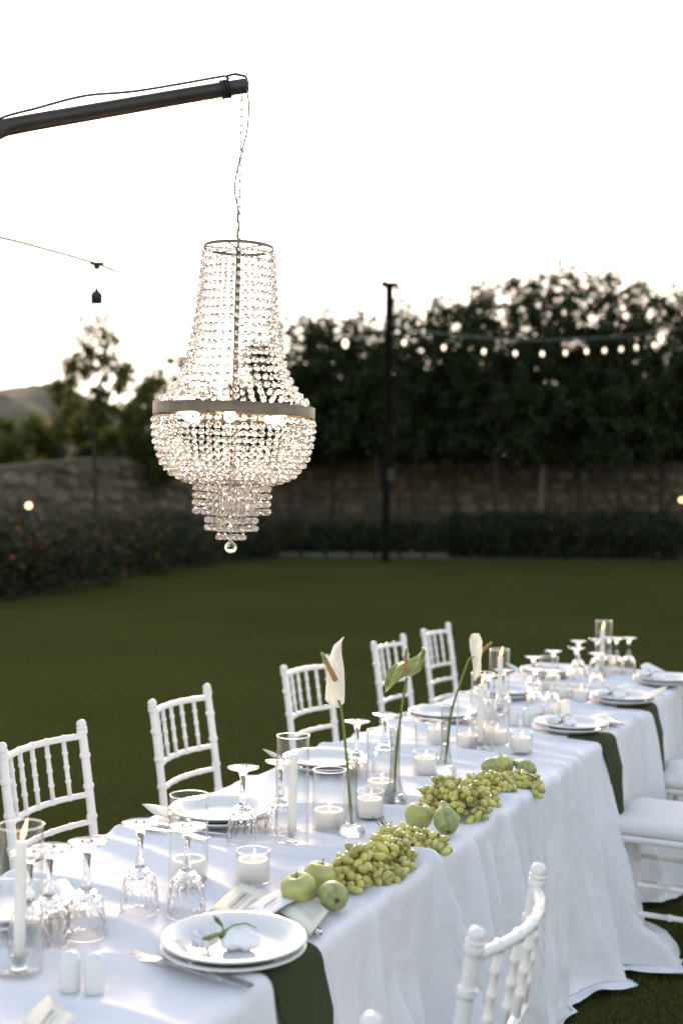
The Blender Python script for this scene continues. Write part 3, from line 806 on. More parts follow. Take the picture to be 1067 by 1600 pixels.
def poolA(u, n_, s):
    if n_ < N_R - .3: return .05
    return .008 + .05 * sm(u, 3.6, 4.1) + .05 * sm(u, 4.1, 4.4)
make_cloth(.95, 4.44, flareA, poolA, 3, "white cloth on the near table, carrying the fruit, its hem pooling on the grass", "tablecloth")
make_cloth(4.45, 6.32, lambda u, n_, s: -.03 + .05 * sm(u, 5.9, 6.3), lambda u, n_, s: .02, 9, "white cloth on the far table behind the empty seats at the right", "tablecloth")

def onT(px, py, z=TH):
    p = atH(px, py, z); u, n_ = un(p); return p, u, n_
def surf(p):   # resting height on the cloth
    u, n_ = un(p); return max(top_z(u + a * .025, n_ + b * .025) for a in (-1, 0, 1) for b in (-1, 0, 1)) if N_L < n_ < N_R else TH
def rest_h(p, r_=.03):
    u, n_ = un(p); zs = [top_z(u + r_ * math.cos(k), n_ + r_ * math.sin(k)) for k in range(0, 6)]; return sum(zs) / 6 + .0015

# ================================================================== CHAIRS
def lathe_between(mb, a, b, prof, seg=14):
    """profile along a line: prof = [(t 0..1, radius)]"""
    a, b = Vector(a), Vector(b); d = b - a; L = d.length
    M = Matrix.Translation(a) @ d.to_track_quat('Z', 'Y').to_matrix().to_4x4()
    mb.lathe([(r_, t * L) for t, r_ in prof], seg, 0, M)
def ringed(r_, L, rings, rr_=1.28, w_=.0055):
    pr = [(0, r_)]
    for t in rings:
        k = w_ / L
        pr += [(t - k * 1.5, r_), (t - k, r_ * rr_ * .97), (t - k * .4, r_ * rr_), (t + k * .4, r_ * rr_), (t + k, r_ * rr_ * .97), (t + k * 1.5, r_)]
    pr.append((1, r_)); return pr
HW = .192
def back_y(z): return -.19 - (.065 * ((z - .45) / .47) ** 1.2 if z > .45 else 0) - (.03 * (.45 - z) / .45 if z < .45 else 0)
def post_mesh():
    mb = MB(); zs = [0, .15, .30, .45, .52, .59, .66, .73, .80, .86, .895]
    pts = []; rad = []
    ringz = [.17, .33, .545, .635, .725, .815, .885]
    z = 0; allz = sorted(set([i * .01 for i in range(0, 90)] + [q + d for q in ringz for d in (-.0075, -.005, -.002, .002, .005, .0075)]))
    for z in allz:
        if z > .895: continue
        r_ = .0130 if z > .4 else .0100 + .003 * z / .4
        for q in ringz:
            if abs(z - q) < .0055: r_ *= 1.25
        pts.append((0, back_y(z), z)); rad.append(r_)
    mb.tube(pts, rad, 16)
    e = Vector(pts[-1])
    M = Matrix.Translation(e) @ Matrix.Rotation(.14, 4, 'X')
    mb.lathe([(.012, 0), (.0158, .001), (.0165, .004), (.0158, .007), (.0130, .008), (.0142, .010), (.0152, .014), (.0146, .020), (.011, .025), (.006, .028), (0, .029)], 16, 0, M)
    return mb.mesh("back_post", "white_paint")
def front_leg_mesh():
    mb = MB(); L = .43
    lathe_between(mb, (0, 0, 0), (0, 0, L), [(0, .010)] + [(t, .0105 + .005 * t) for t in (.1, .2)] + ringed(.0145, L, [.38, .72, .93])[1:], 14)
    return mb.mesh("front_leg", "white_paint")
def rail_mesh(z, r_, bow, rings, droop=0):
    mb = MB(); pts = []; rad = []
    n_ = 61
    for i in range(n_):
        t = i / (n_ - 1); x = -HW + 2 * HW * t; y = back_y(z) - bow * (1 - (2 * t - 1) ** 2)
        rr_ = r_
        for q in rings:
            if abs(t - q) < .014: rr_ = r_ * 1.28
        pts.append((x, y, z + droop * math.sin(PI * t))); rad.append(rr_)
    mb.tube(pts, rad, 12); return mb.mesh("back_rail", "white_paint")
def stretcher_mesh(L):
    mb = MB(); lathe_between(mb, (-L / 2, 0, 0), (L / 2, 0, 0), ringed(.0095, L, [.2, .5, .8], 1.35), 12); return mb.mesh("stretcher", "white_paint")
BOW = .045
me_post, me_fleg = post_mesh(), front_leg_mesh()
me_top = rail_mesh(.872, .0098, BOW, [1 / 6, 2 / 6, .5, 4 / 6, 5 / 6])
me_mid = rail_mesh(.70, .0088, BOW, [1 / 6, 2 / 6, .5, 4 / 6, 5 / 6])
me_low = rail_mesh(.62, .0085, BOW * .9, [.2, .4, .6, .8]); me_low2 = rail_mesh(.53, .0085, BOW * .7, [.2, .4, .6, .8])
me_sp = []
for k in range(5):
    t = (k + 1) / 6; x = -HW + 2 * HW * t; bw = BOW * (1 - (2 * t - 1) ** 2)
    mb = MB(); lathe_between(mb, (x, back_y(.70) - bw, .70), (x, back_y(.872) - bw, .872), ringed(.0068, .18, [.28, .52, .76], 1.32, .004), 12)
    me_sp.append(mb.mesh("spindle", "white_paint"))
def seat_outline(w_, d_, r_, n_=6):
    out = []
    for (cx, cy_, a0) in ((w_ - r_, d_ - r_, 0), (-w_ + r_, d_ - r_, PI / 2), (-w_ + r_, -d_ + r_, PI), (w_ - r_, -d_ + r_, 1.5 * PI)):
        for k in range(n_ + 1): out.append((cx + r_ * math.cos(a0 + k * PI / 2 / n_), cy_ + r_ * math.sin(a0 + k * PI / 2 / n_)))
    return out
def pad(levels, name, m_, w_=.205, d_=.2, r_=.05):
    mb = MB(); V = []; Fc = []; ol = seat_outline(w_, d_, r_); n_ = len(ol)
    for z, s in levels:
        for x, y in ol: V.append((x * s, y * s, z))
    for i in range(len(levels) - 1):
        for k in range(n_): Fc.append((i * n_ + k, i * n_ + (k + 1) % n_, (i + 1) * n_ + (k + 1) % n_, (i + 1) * n_ + k))
    Fc.append(tuple(range(n_))[::-1]); Fc.append(tuple((len(levels) - 1) * n_ + k for k in range(n_)))
    mb.add(V, Fc); return mb.mesh(name, m_)
me_seat = pad([(.415, .94), (.418, .98), (.43, 1.0), (.438, .985), (.440, .9)], "seat", "white_paint")
me_cush = pad([(.441, .93), (.444, .975), (.452, 1.0), (.462, 1.01), (.472, 1.0), (.484, .965), (.49, .90), (.494, .7), (.495, .3)], "cushion", "cushion_fabric", .2, .195)
me_pipe = None
me_str = {L: stretcher_mesh(L) for L in (.36, .37, .34)}
def chair(M0, face, label, group):
    """M0: point midway between the finials (plan), face: unit facing direction"""
    o_ = Vector((M0.x, M0.y, 0)) + face * .262
    t = thing("chiavari_chair", label, "chair", o_, math.atan2(-face.x, face.y) + random.uniform(-.03, .03), group)
    for s in (-1, 1):
        link("back_post", me_post, t, (s * HW, 0, 0)); link("front_leg", me_fleg, t, (s * .175, .175, 0))
    for me_ in (me_top,): link("top_rail", me_, t)
    for me_ in (me_mid, me_low, me_low2): link("back_rail", me_, t)
    for me_ in me_sp: link("spindle", me_, t)
    link("seat", me_seat, t); link("cushion", me_cush, t)
    for z in (.17, .27):
        link("stretcher", me_str[.34], t, (0, .175, z)); link("stretcher", me_str[.36], t, (-.182, -.01, z), (0, 0, PI / 2)); link("stretcher", me_str[.36], t, (.182, -.01, z), (0, 0, PI / 2))
    link("stretcher", me_str[.37], t, (0, -.20, .22))
    return t
def at_fin(x, y): return atH(x, y, .915)
CG = "white chiavari chairs on the lawn side of the table"
for (a, b, lab) in (((-6, 1166), (128, 1124), "white bamboo-style chair nearest the camera on the lawn side, at the left edge"),
                    ((233, 1096), (323, 1069), "white bamboo-style chair on the lawn side, second from the left edge"),
                    ((440, 1040), (509, 1025), "white bamboo-style chair behind the first white lily-like flower"),
                    ((578, 1004), (631, 991), "white bamboo-style chair behind the green anthurium"),
                    ((655, 984), (702, 973), "farthest white bamboo-style chair on the lawn side, tallest in the picture")):
    A, B = at_fin(*a), at_fin(*b); mid = (A + B) / 2
    d = (B - A); d.z = 0; d.normalize(); f_ = Vector((d.y, -d.x, 0)); f_ = (f_ + Nn).normalized()
    chair(mid, f_, lab, CG)
CG2 = "white chiavari chairs on the near side of the table"
A, B = at_fin(753, 1455), at_fin(849, 1355); d = (B - A).normalized(); d.z = 0
chair((A + B) / 2, Vector((-d.y, d.x, 0)).normalized(), "white chair in the foreground seen from behind, in front of the hanging cloth", CG2)
c_ = tp(1.315, -.65); chair(c_, -Nn, "white chair of which only one round finial shows at the bottom edge", CG2)
for u_, lab in ((4.53, "white chair at the right edge with its pale seat cushion and legs showing"), (5.32, "white chair at the right edge with only a corner of its cushion showing, farther back"), ):
    cc = tp(u_, -.80); chair(cc + Nn * .262, -Nn, lab, CG2)

# ================================================================== TABLEWARE
def place(name, me, label, cat, p, group=None, rz=0, rx=0, ry=0):
    o = link(name, me, None, p, (rx, ry, rz)); tag(o, label, cat, group); return o
# plates
def plate_mesh(R_, h_):
    pr = [(0, .004), (R_ * .58, .004), (R_ * .66, .006), (R_ * .74, h_ * .55), (R_ * .80, h_ * .78), (R_ * .93, h_ * .97), (R_ * .975, h_), (R_, h_ * .96), (R_ * 1.0, h_ * .86),
          (R_ * .93, h_ * .78), (R_ * .76, h_ * .35), (R_ * .62, .0), (0, .0)]
    return MB().lathe(pr[::-1], 64).mesh("plate", "ceramic")
pm1, pm2 = plate_mesh(.134, .026), plate_mesh(.134, .024)
def plates(px, py, where, two=True):
    p = atH(px, py, TH + .034); z = rest_h(p, .1) + .004
    if two:
        place("plate", pm2, "lower white plate of the stack " + where, "plate", Vector((p.x, p.y, z)), "stacked white plates")
        place("plate", pm1, "upper white plate of the stack " + where, "plate", Vector((p.x + .001, p.y, z + .0125)), "stacked white plates", random.uniform(0, 6))
    return Vector((p.x, p.y, z + .0125 + .0045))
pc0 = plates(365, 1470, "nearest the camera beside the apples")
pc1 = plates(8, 1412, "at the left edge behind the lit taper")
pc2 = plates(344, 1265, "by the second chair, behind the clear cylinder")
pc3 = plates(508, 1186, "by the third chair, behind the tall hurricane glass")
pc4 = plates(692, 1113, "left of the third vase, by the fourth chair")
pc5 = plates(856, 1047, "at the far left corner of the table end")
pc6 = plates(790, 1079, "by the last lawn-side chair, among hurricane glasses")
pc7 = plates(892, 1131, "over the first hanging green napkin from the fruit")
pc8 = plates(972, 1088, "over the far green napkin on the right")
pc9 = plates(1034, 1060, "at the right edge, far end of the table")

# napkins
def napkin(px, py, w_, drop, label, skew=0, inn=.12):
    p = atH(px, py, TH + .01); u0, n0 = un(p)
    V = []; Fc = []; nw, nd = 14, 34
    L_in = inn; tot = L_in + drop
    for i in range(nd + 1):
        s = -L_in + tot * i / nd
        for j in range(nw + 1):
            q = j / nw - .5
            if s <= 0: n_ = N_R + s * 1.0 ; z = max(top_z(u0 + q * w_, min(n_, N_R - .001)), TH) + .0035; out = n_
            else:
                R0 = .034
                if s < R0 * 1.57: a = s / R0; out = N_R + R0 * math.sin(a) * .95; z = max(TH, top_z(u0 + q * w_, N_R - .001)) * 1 + .0035 - R0 * (1 - math.cos(a))
                else:
                    dd = s - R0 * 1.57; out = N_R + R0 * .95 + .015 * dd + .05 * dd + .010 * math.sin(q * 7 + 1) * min(1, dd * 6) + .022; z = TH - R0 - dd
                    out -= .022 * (1 - min(1, dd * 12))
            V.append(tp(u0 + q * w_ * (1 - .06 * max(0, s)) + skew * max(0, s) + .004 * math.sin(s * 14), out, z))
    for i in range(nd):
        for j in range(nw):
            a = i * (nw + 1) + j; Fc.append((a, a + 1, a + nw + 2, a + nw + 1))
    me = MB().add(V, Fc).mesh("napkin", "olive_cloth")
    o = link("napkin", me); tag(o, label, "napkin", "olive green napkins hanging over the table edge")
    md = o.modifiers.new("thickness", 'SOLIDIFY'); md.thickness = .003; md.offset = 1
    return o
napkin(470, 1496, .185, .36, "wide olive green napkin hanging under the nearest plates")
napkin(928, 1147, .19, .34, "olive green napkin hanging beside the cushioned seat", inn=.1)
napkin(1000, 1100, .19, .30, "olive green napkin hanging under the far plates on the right", inn=.1)
napkin(1072, 1062, .19, .30, "olive green napkin just visible at the right edge under the last plates", inn=.1)

# cutlery
def fork_mesh():
    mb = MB()
    # handle, along +x from 0 (end) to .2 (tines)
    def slab(path):
        V = []; Fc = []
        for x, w_, z, t in path: V += [(x, -w_, z), (x, w_, z), (x, w_, z + t), (x, -w_, z + t)]
        n_ = len(path)
        for i in range(n_ - 1):
            for k in range(4):
                a = i * 4 + k; b = i * 4 + (k + 1) % 4; Fc.append((a, b, b + 4, a + 4))
        Fc += [(3, 2, 1, 0), tuple((n_ - 1) * 4 + k for k in range(4))]
        mb.add(V, Fc)
    slab([(0, .008, .002, .003), (.01, .0105, .002, .003), (.06, .007, .004, .003), (.11, .0035, .008, .003), (.135, .0035, .009, .003), (.145, .010, .007, .0025), (.16, .0125, .005, .002)])
    for k in range(4):
        y = -.0105 + .007 * k
        V = []; 
        for x, z in ((.158, .005), (.178, .003), (.195, .005), (.205, .008)):
            V += [(x, y - .0018, z), (x, y + .0018, z), (x, y + .0018, z + .0018), (x, y - .0018, z + .0018)]
        Fc = []
        for i in range(3):
            for q in range(4):
                a = i * 4 + q; b = i * 4 + (q + 1) % 4; Fc.append((a, b, b + 4, a + 4))
        Fc += [(3, 2, 1, 0), (12, 13, 14, 15)]
        mb.add(V, Fc)
    return mb.mesh("fork", "steel", False)
def knife_mesh():
    mb = MB(); V = []; Fc = []
    path = [(0, .007, .002, .006), (.01, .0095, .001, .008), (.09, .0085, .001, .008), (.098, .006, .003, .004), (.105, .010, .004, .0015), (.19, .0105, .004, .0012), (.225, .006, .004, .001), (.235, .001, .004, .001)]
    for x, w_, z, t in path: V += [(x, -w_, z), (x, w_, z), (x, w_, z + t), (x, -w_, z + t)]
    for i in range(len(path) - 1):
        for k in range(4):
            a = i * 4 + k; b = i * 4 + (k + 1) % 4; Fc.append((a, b, b + 4, a + 4))
    Fc += [(3, 2, 1, 0), tuple((len(path) - 1) * 4 + k for k in range(4))]
    return mb.add(V, Fc).mesh("knife", "steel", True)
fm_, km_ = fork_mesh(), knife_mesh()
def cutlery(name, me, pa, pb, label):
    a, b = atH(*pa, TH + .006), atH(*pb, TH + .006); a.z = rest_h(a, .02) ; b.z = rest_h(b, .02)
    m_ = (a + b) / 2; zt = (a.z + b.z + rest_h(m_, .02)) / 3 + .004; a.z = zt
    d = b - a; place(name, me, label, name, a, name + "s", math.atan2(d.y, d.x))
cutlery("fork", fm_, (392, 1549), (236, 1502), "steel fork lying left of the nearest plates, its whole handle in view")
cutlery("fork", fm_, (352, 1538), (200, 1499), "steel fork half hidden in a fold behind the nearest fork")
cutlery("knife", km_, (498, 1463), (440, 1410), "steel knife with only its handle end showing right of the nearest plates")
cutlery("knife", km_, (228, 1296), (346, 1312), "steel knife in front of the plates by the second chair")
cutlery("fork", fm_, (225, 1304), (340, 1326), "steel fork in front of the plates by the second chair")
cutlery("knife", km_, (972, 1136), (930, 1120), "steel knife tip of a place setting right of the first far napkin plates")
cutlery("fork", fm_, (96, 1380), (126, 1415), "steel fork beside the plates at the left edge")

# stemware, upside down, faceted bowls
def stem_mesh():
    seg = 24
    outer = [(.0385, .000), (.0375, .02), (.0355, .04), (.0325, .06), (.0275, .075), (.020, .086), (.012, .0905), (.0095, .095), (.011, .101), (.0095, .107), (.0065, .112), (.0055, .125), (.0060, .145), (.0085, .158), (.012, .167), (.020, .1725), (.036, .1765), (.0392, .178), (.0392, .180), (.036, .1805), (.012, .1815), (.0, .182)]
    inner = [(.0365, .000), (.0355, .02), (.0335, .04), (.0300, .058), (.0245, .071), (.016, .080), (.007, .0835), (.0, .084)]
    V = []; Fc = []
    prof = inner[::-1] + outer
    V.append((0, 0, .084)); st = 1
    ringsz = prof[1:-1]
    for i, (r_, z) in enumerate(ringsz):
        outer_side = i >= len(inner) - 1
        for k in range(seg):
            a = 2 * PI * (k + (.5 if i % 2 else 0)) / seg
            rr_ = r_
            if outer_side and .01 < z < .092: rr_ = r_ * (1 + (.018 if k % 2 else -.015))
            V.append((rr_ * math.cos(a), rr_ * math.sin(a), z))
    V.append((0, 0, .182)); top_ = len(V) - 1
    nr = len(ringsz)
    for k in range(seg):
        k2 = (k + 1) % seg
        Fc.append((0, 1 + k, 1 + k2)); Fc.append((top_, 1 + (nr - 1) * seg + k2, 1 + (nr - 1) * seg + k))
    for i in range(nr - 1):
        for k in range(seg):
            k2 = (k + 1) % seg; a = 1 + i * seg
            A_, B_, C_, D_ = a + k, a + k2, a + seg + k2, a + seg + k
            if i % 2: Fc += [(A_, B_, D_), (B_, C_, D_)]
            else: Fc += [(A_, B_, C_), (A_, C_, D_)]
    mb = MB().add(V, Fc); me = mb.mesh("wine_glass", "goblet_glass", True)
    sm_ = []
    for p in me.polygons:
        z = sum(me.vertices[v].co.z for v in p.vertices) / len(p.vertices); sm_.append(z > .095)
    me.polygons.foreach_set("use_smooth", sm_); return me
gm = stem_mesh()
glasses = [(137, 1315, "second from the left edge, in front of the nearest chair"),
 (220, 1288, "between the nearest chair and the clear cylinder with a wide candle"),
 (293, 1292, "in front of the clear cylinder with a wide candle"),
 (47, 1337, "behind the hurricane glass at the left edge, left of a pair"),
 (78, 1326, "beside the hurricane glass at the left edge, right of a pair"),
 (380, 1204, "at the near right of the plates by the second chair"),
 (438, 1188, "behind the tall hurricane glass in the middle, by the third chair"),
 (558, 1125, "right of the first white flower stem, left of a pair"),
 (601, 1116, "left of the green anthurium stem, right of a pair"),
 (762, 1056, "inside view of the hurricane glass behind the third flower"),
 (786, 1047, "behind the taller far hurricane glass in the middle"),
 (833, 1025, "in the far group, leftmost in the back row"),
 (864, 1018, "in the far group, behind the short clear cylinder"),
 (903, 1004, "in the far group, back glass left of the far hurricane glass"),
 (900, 1014, "in the far group, front glass left of the far hurricane glass"),
 (932, 1000, "in the far group, directly behind the far candle flame"),
 (932, 1021, "in the far group, in front of the far hurricane glass"),
 (951, 995, "seen through the right side of the far hurricane glass"),
 (963, 996, "just right of the far hurricane glass, partly hidden"),
 (982, 997, "farthest right, standing clear against the lawn"),
 (836, 1047, "in front of the far group, left of a pair above the shakers"),
 (862, 1049, "in front of the far group, right of a pair above the shakers")]
for x, y, w in glasses:
    p = atH(x, y, TH + .182); p.z = rest_h(p, .036) - .001
    place("wine_glass", gm, "upside-down goblet " + w, "glass", p, "upside-down crystal goblets", random.uniform(0, 1))

# hurricane cylinders and votive cups
def cyl_mesh(r_, h_, name):
    t_ = .0019
    pr = [(0, .0), (r_ * .9, .0), (r_, .003), (r_, h_ - .0015), (r_ - t_ * .5, h_), (r_ - t_, h_ - .0015), (r_ - t_, .007), (r_ * .85, .005), (0, .005)]
    mb = MB().lathe(pr, 48, 0)
    # rolled solid rim catches the light
    mb.tube([(math.cos(a) * (r_ - .001), math.sin(a) * (r_ - .001), h_) for a in np.linspace(0, 2 * PI, 49)[:-1]], .0013, 6, 1, closed=True)
    me = mb.mesh(name, ["hurricane_glass", "crystal"]); return me
cm_tall = cyl_mesh(.040, .262, "hurricane_glass"); cm_mid = cyl_mesh(.0425, .19, "glass_cylinder"); cm_short = cyl_mesh(.0425, .15, "glass_cylinder"); cm_vot = cyl_mesh(.0372, .072, "votive_cup")
flm = MB().lathe([(0, 0), (.0022, .002), (.0038, .007), (.0034, .013), (.0018, .021), (.0004, .030), (0, .032)], 10).mesh("flame", "flame")
wkm = MB().tube([(0, 0, 0), (.0005, 0, .006), (.0015, 0, .010)], .0007, 5).mesh("wick", "wick")
def taper_candle(p, h_, lit, label):
    hd = place("candle_holder", MB().lathe([(0, 0), (.016, 0), (.017, .002), (.013, .006), (.0125, .022), (.0165, .0245), (.0165, .026), (.0115, .027), (.011, .012), (0, .011)], 20).mesh("candle_holder", "crystal"),
          "clear glass holder under the " + label, "candle holder", p, "clear glass holders of the taper candles")
    t = thing("taper_candle", label, "candle", p + Vector((0, 0, .0125)), 0, "white taper candles")
    t.rotation_euler = (random.uniform(-.012, .012), random.uniform(-.015, .015), 0)
    link("wax", MB().lathe([(0, 0), (.0105, 0), (.0102, h_ * .5), (.0098, h_ - .004), (.0085, h_ - .001), (.004, h_ - .0005), (0, h_ - .001)], 20).mesh("wax", "wax"), t)
    link("wick", wkm, t, (0, 0, h_ - .001))
    if lit: link("flame", flm, t, (.001, 0, h_ + .003), (0, .25, 0), (1.15, 1.15, 1.25))
def wide_candle(p, r_, h_, lit, label, floor_=.006):
    t = thing("pillar_candle", label, "candle", p + Vector((0, 0, floor_)), 0, "short white candles in clear glass")
    link("wax", MB().lathe([(0, 0), (r_, 0), (r_, h_ - .002), (r_ * .96, h_), (r_ * .78, h_ - .001), (r_ * .68, h_ - .005), (r_ * .3, h_ - .007), (0, h_ - .007)], 32).mesh("wax", "wax"), t)
    link("wick", wkm, t, (0, 0, h_ - .008))
    if lit: link("flame", flm, t, (.001, 0, h_ - .002), (0, .12, 0), (.85, .85, .8))
def setcyl(px, pyt, h_, me, name, label, p=None, group="clear glass hurricanes and cylinders"):
    if p is None: p = atH(px, pyt, TH + h_)
    p = Vector((p.x, p.y, 0)); p.z = rest_h(p, .035)
    place(name, me, label, "candle glass", p, group); return p
p = setcyl(33, 1291, .262, cm_tall, "hurricane_glass", "tall clear hurricane glass cut by the left edge"); taper_candle(p + Vector((0, -.0, .006)), .215, True, "lit white taper candle at the left edge")
p = setcyl(296, 1247, .19, cm_mid, "glass_cylinder", "clear cylinder behind the goblet, with a wide unlit candle, near the second chair"); wide_candle(p, .0385, .045, False, "wide white candle with a glowing rim in the cylinder near the second chair")
p = setcyl(458, 1157, .262, cm_tall, "hurricane_glass", "tall clear hurricane glass left of the first flower vase"); taper_candle(p + Vector((0, 0, .006)), .20, False, "unlit white taper candle left of the first flower vase")
p = setcyl(515, 1204, .15, cm_short, "glass_cylinder", "clear cylinder right of the tall hurricane, left of the first vase"); wide_candle(p, .0385, .042, True, "lit low candle in the cylinder just left of the first vase")
p = setcyl(597, 1145, .19, cm_mid, "glass_cylinder", "clear cylinder between the first and second vases"); wide_candle(p, .0385, .042, True, "lit low candle in the cylinder between the first two vases")
p = setcyl(670, 1127, .15, cm_short, "glass_cylinder", "clear cylinder just left of the third vase"); wide_candle(p, .0385, .03, False, "low unlit candle in the cylinder left of the third vase")
p = setcyl(754, 1055, .262, cm_tall, "hurricane_glass", "tall clear hurricane glass right of the third vase, under the flower tip"); taper_candle(p + Vector((-.004, 0, .006)), .205, True, "lit taper candle right of the third vase")
p = setcyl(733, 1085, .19, cm_mid, "glass_cylinder", "clear cylinder between the third vase and the tall hurricane"); wide_candle(p, .0385, .045, True, "low candle in the cylinder behind the third vase")
p = setcyl(780, 1016, .262, cm_tall, "hurricane_glass", "tall clear hurricane glass right of the third flower, against the lawn"); taper_candle(p + Vector((.006, 0, .006)), .215, True, "lit taper candle against the lawn right of the third flower")
p = setcyl(776, 1100, .15, cm_short, "glass_cylinder", "clear short cylinder with a lit candle left of the shakers"); wide_candle(p, .0385, .045, True, "lit candle in the short cylinder left of the far shakers")
p = setcyl(857, 1030, .15, cm_short, "glass_cylinder", "clear short cylinder among the far goblets"); wide_candle(p, .0385, .03, False, "low candle in the short cylinder among the far goblets")
p = setcyl(943, 974, .262, cm_tall, "hurricane_glass", "farthest tall hurricane glass, standing highest against the lawn"); taper_candle(p + Vector((-.006, 0, .006)), .20, True, "farthest lit taper candle with an orange flame")
votg = "small glass votive cups"
for (px_, pyb, lit, lab) in ((393, 1389, True, "behind the menu cards left of the apples"), (578, 1284, True, "between the first and second vases"), (665, 1217, True, "left of the third vase, near the grapes"),
                             (684, 1166, True, "farther back behind the third vase"), (816, 1184, True, "right of centre behind the last fruits"), (757, 1166, True, "at the foot of the far hurricane glass"),
                             (909, 1103, True, "in front of the far plates on the right"), (882, 1098, False, "left of the small far votive near the right plates")):
    q = atH(px_, pyb, TH); q = q + Vector((0, .036, 0))
    q = setcyl(0, 0, 0, cm_vot, "votive_cup", "small clear votive cup " + lab, q, votg)
    wide_candle(q, .034, .046, lit, "white votive candle " + lab, .0065)

# shakers
shm = MB().lathe([(0, 0), (.0165, 0), (.0175, .002), (.0185, .03), (.0185, .05), (.0165, .058), (.011, .064), (.005, .0665), (0, .067)], 28).mesh("shaker", "ceramic")
hol = MB()
for k in range(5):
    a = k * 2 * PI / 5; hol.lathe([(0, 0), (.0011, 0), (.0011, .0008), (0, .0008)], 8, 0, Matrix.Translation((math.cos(a) * .004, math.sin(a) * .004, .0655)))
hom = hol.mesh("shaker_holes", "ink")
for (px_, pyt, lab) in ((111, 1486, "left one of the near white pair"), (149, 1489, "right one of the near white pair"), (803, 1107, "left one of the far white pair"), (823, 1107, "right one of the far white pair")):
    p = atH(px_, pyt, TH + .067); p.z = rest_h(p, .018)
    t = thing("salt_shaker", "rounded white ceramic shaker, " + lab, "shaker", p, 0, "white salt and pepper shakers")
    link("body", shm, t); link("holes", hom, t)

# ---- cards
def card(corners, m_, label, lines, name="menu_card", lift=.002):
    P = [atH(x, y, TH + .012 + l_) for x, y, l_ in corners]
    t = thing(name, label, "card", P[0], 0, "printed paper cards")
    o = P[0]; Q = [p - o for p in P]; nrm = (Q[1] - Q[0]).cross(Q[3] - Q[0]).normalized(); nrm = nrm if nrm.z > 0 else -nrm
    V = []; Fc = []; K = 6
    for i in range(K + 1):
        for j in range(K + 1):
            a, b = i / K, j / K; q = Q[0].lerp(Q[1], a).lerp(Q[3].lerp(Q[2], a), b) + nrm * .004 * math.sin(a * PI)
            V.append(q)
    for i in range(K):
        for j in range(K):
            a = i * (K + 1) + j; Fc.append((a, a + 1, a + K + 2, a + K + 1))
    ob = link("sheet", MB().add(V, Fc).mesh("sheet", m_), t)
    md = ob.modifiers.new("thickness", 'SOLIDIFY'); md.thickness = .0006
    mb = MB(); rr_ = random.Random(len(label))
    def pt(a, b): return Q[0].lerp(Q[1], a).lerp(Q[3].lerp(Q[2], a), b) + nrm * (.004 * math.sin(a * PI) + .0012)
    for (a0, a1, b0, h_, kind) in lines:
        a = a0
        while a < a1:
            w_ = rr_.uniform(.012, .04) if kind == 't' else (rr_.uniform(.05, .07) if kind == 'b' else a1 - a0)
            w_ = min(w_, a1 - a)
            if kind == 'b':    # big capital-like strokes: two uprights and a bar
                for (x0, x1, y0, y1) in ((a, a + w_ * .22, b0, b0 + h_), (a + w_ * .6, a + w_ * .8, b0, b0 + h_), (a, a + w_ * .8, b0 + h_ * .4, b0 + h_ * .58)):
                    mb.add([pt(x0, y0), pt(x1, y0), pt(x1, y1), pt(x0, y1)], [(0, 1, 2, 3)])
            else:
                mb.add([pt(a, b0), pt(a + w_, b0), pt(a + w_, b0 + h_), pt(a, b0 + h_)], [(0, 1, 2, 3)])
            a += w_ + (.012 if kind == 't' else .02)
    if lines: link("print", mb.mesh("print", "ink", False), t)
    return t
card([(326, 1424, .002), (379, 1378, .002), (438, 1403, .002), (388, 1452, .002)], "paper", "cream menu card with a heading, leftmost behind the nearest plates",
     [(.25, .75, .30, .10, 'b'), (.25, .75, .26, .012, 'l'), (.25, .75, .44, .012, 'l'), (.3, .7, .6, .02, 't'), (.3, .7, .68, .02, 't')])
card([(462, 1382, .006), (513, 1424, .012), (484, 1462, .004), (430, 1420, .002)], "paper", "cream menu card with close lines of text beside the round fruit",
     [(.1, .9, b, .016, 't') for b in (.12, .18, .24, .32, .38, .46, .52, .6)])
card([(386, 1420, .010), (436, 1390, .014), (462, 1406, .016), (412, 1440, .010)], "white_paper", "small white name card lying over the two cream menus",
     [(.08, .92, .10, .012, 'l'), (.08, .92, .88, .012, 'l'), (.3, .7, .42, .05, 't'), (.25, .6, .5, .03, 't'), (.35, .65, .66, .02, 't')], "name_card")
card([(35, 1600, .004), (75, 1556, .004), (118, 1588, .004), (80, 1640, .004)], "paper", "cream card corner at the bottom left edge of the picture",
     [(.25, .75, .40, .10, 'b'), (.3, .7, .6, .02, 't')])
card([(222, 1256, .045), (262, 1262, .01), (272, 1284, .006), (240, 1272, .02)], "paper", "curled cream card corner left of the plates by the second chair", [])
card([(410, 1170, .05), (436, 1180, .01), (446, 1190, .006), (424, 1182, .01)], "paper", "thin cream card corner left of the plates by the third chair", [])
card([(860, 1100, .02), (888, 1092, .03), (896, 1118, .01), (868, 1124, .006)], "paper", "pale card propped on the plates over the first far napkin", [])
card([(920, 1118, .004), (950, 1116, .004), (965, 1130, .004), (935, 1133, .004)], "paper", "cream card lying right of the plates over the first far napkin", [(.2, .8, .3, .03, 't'), (.2, .8, .5, .03, 't')])
card([(1008, 1085, .01), (1042, 1072, .04), (1034, 1084, .02), (1014, 1094, .004)], "paper", "upturned cream card corner right of the far green napkin plates", [])
card([(962, 1075, .03), (985, 1068, .045), (990, 1084, .02), (968, 1088, .01)], "paper", "pale card standing on the far right plates", [])
card([(1000, 1040, .04), (1012, 1036, .05), (1040, 1050, .02), (1005, 1054, .01)], "white_paper", "white card propped behind the last plates at the right edge", [], "name_card")
card([(790, 1036, .05), (800, 1040, .03), (822, 1050, .006), (810, 1052, .006)], "white_paper", "small pale card sticking up beside the far corner plates", [], "name_card")

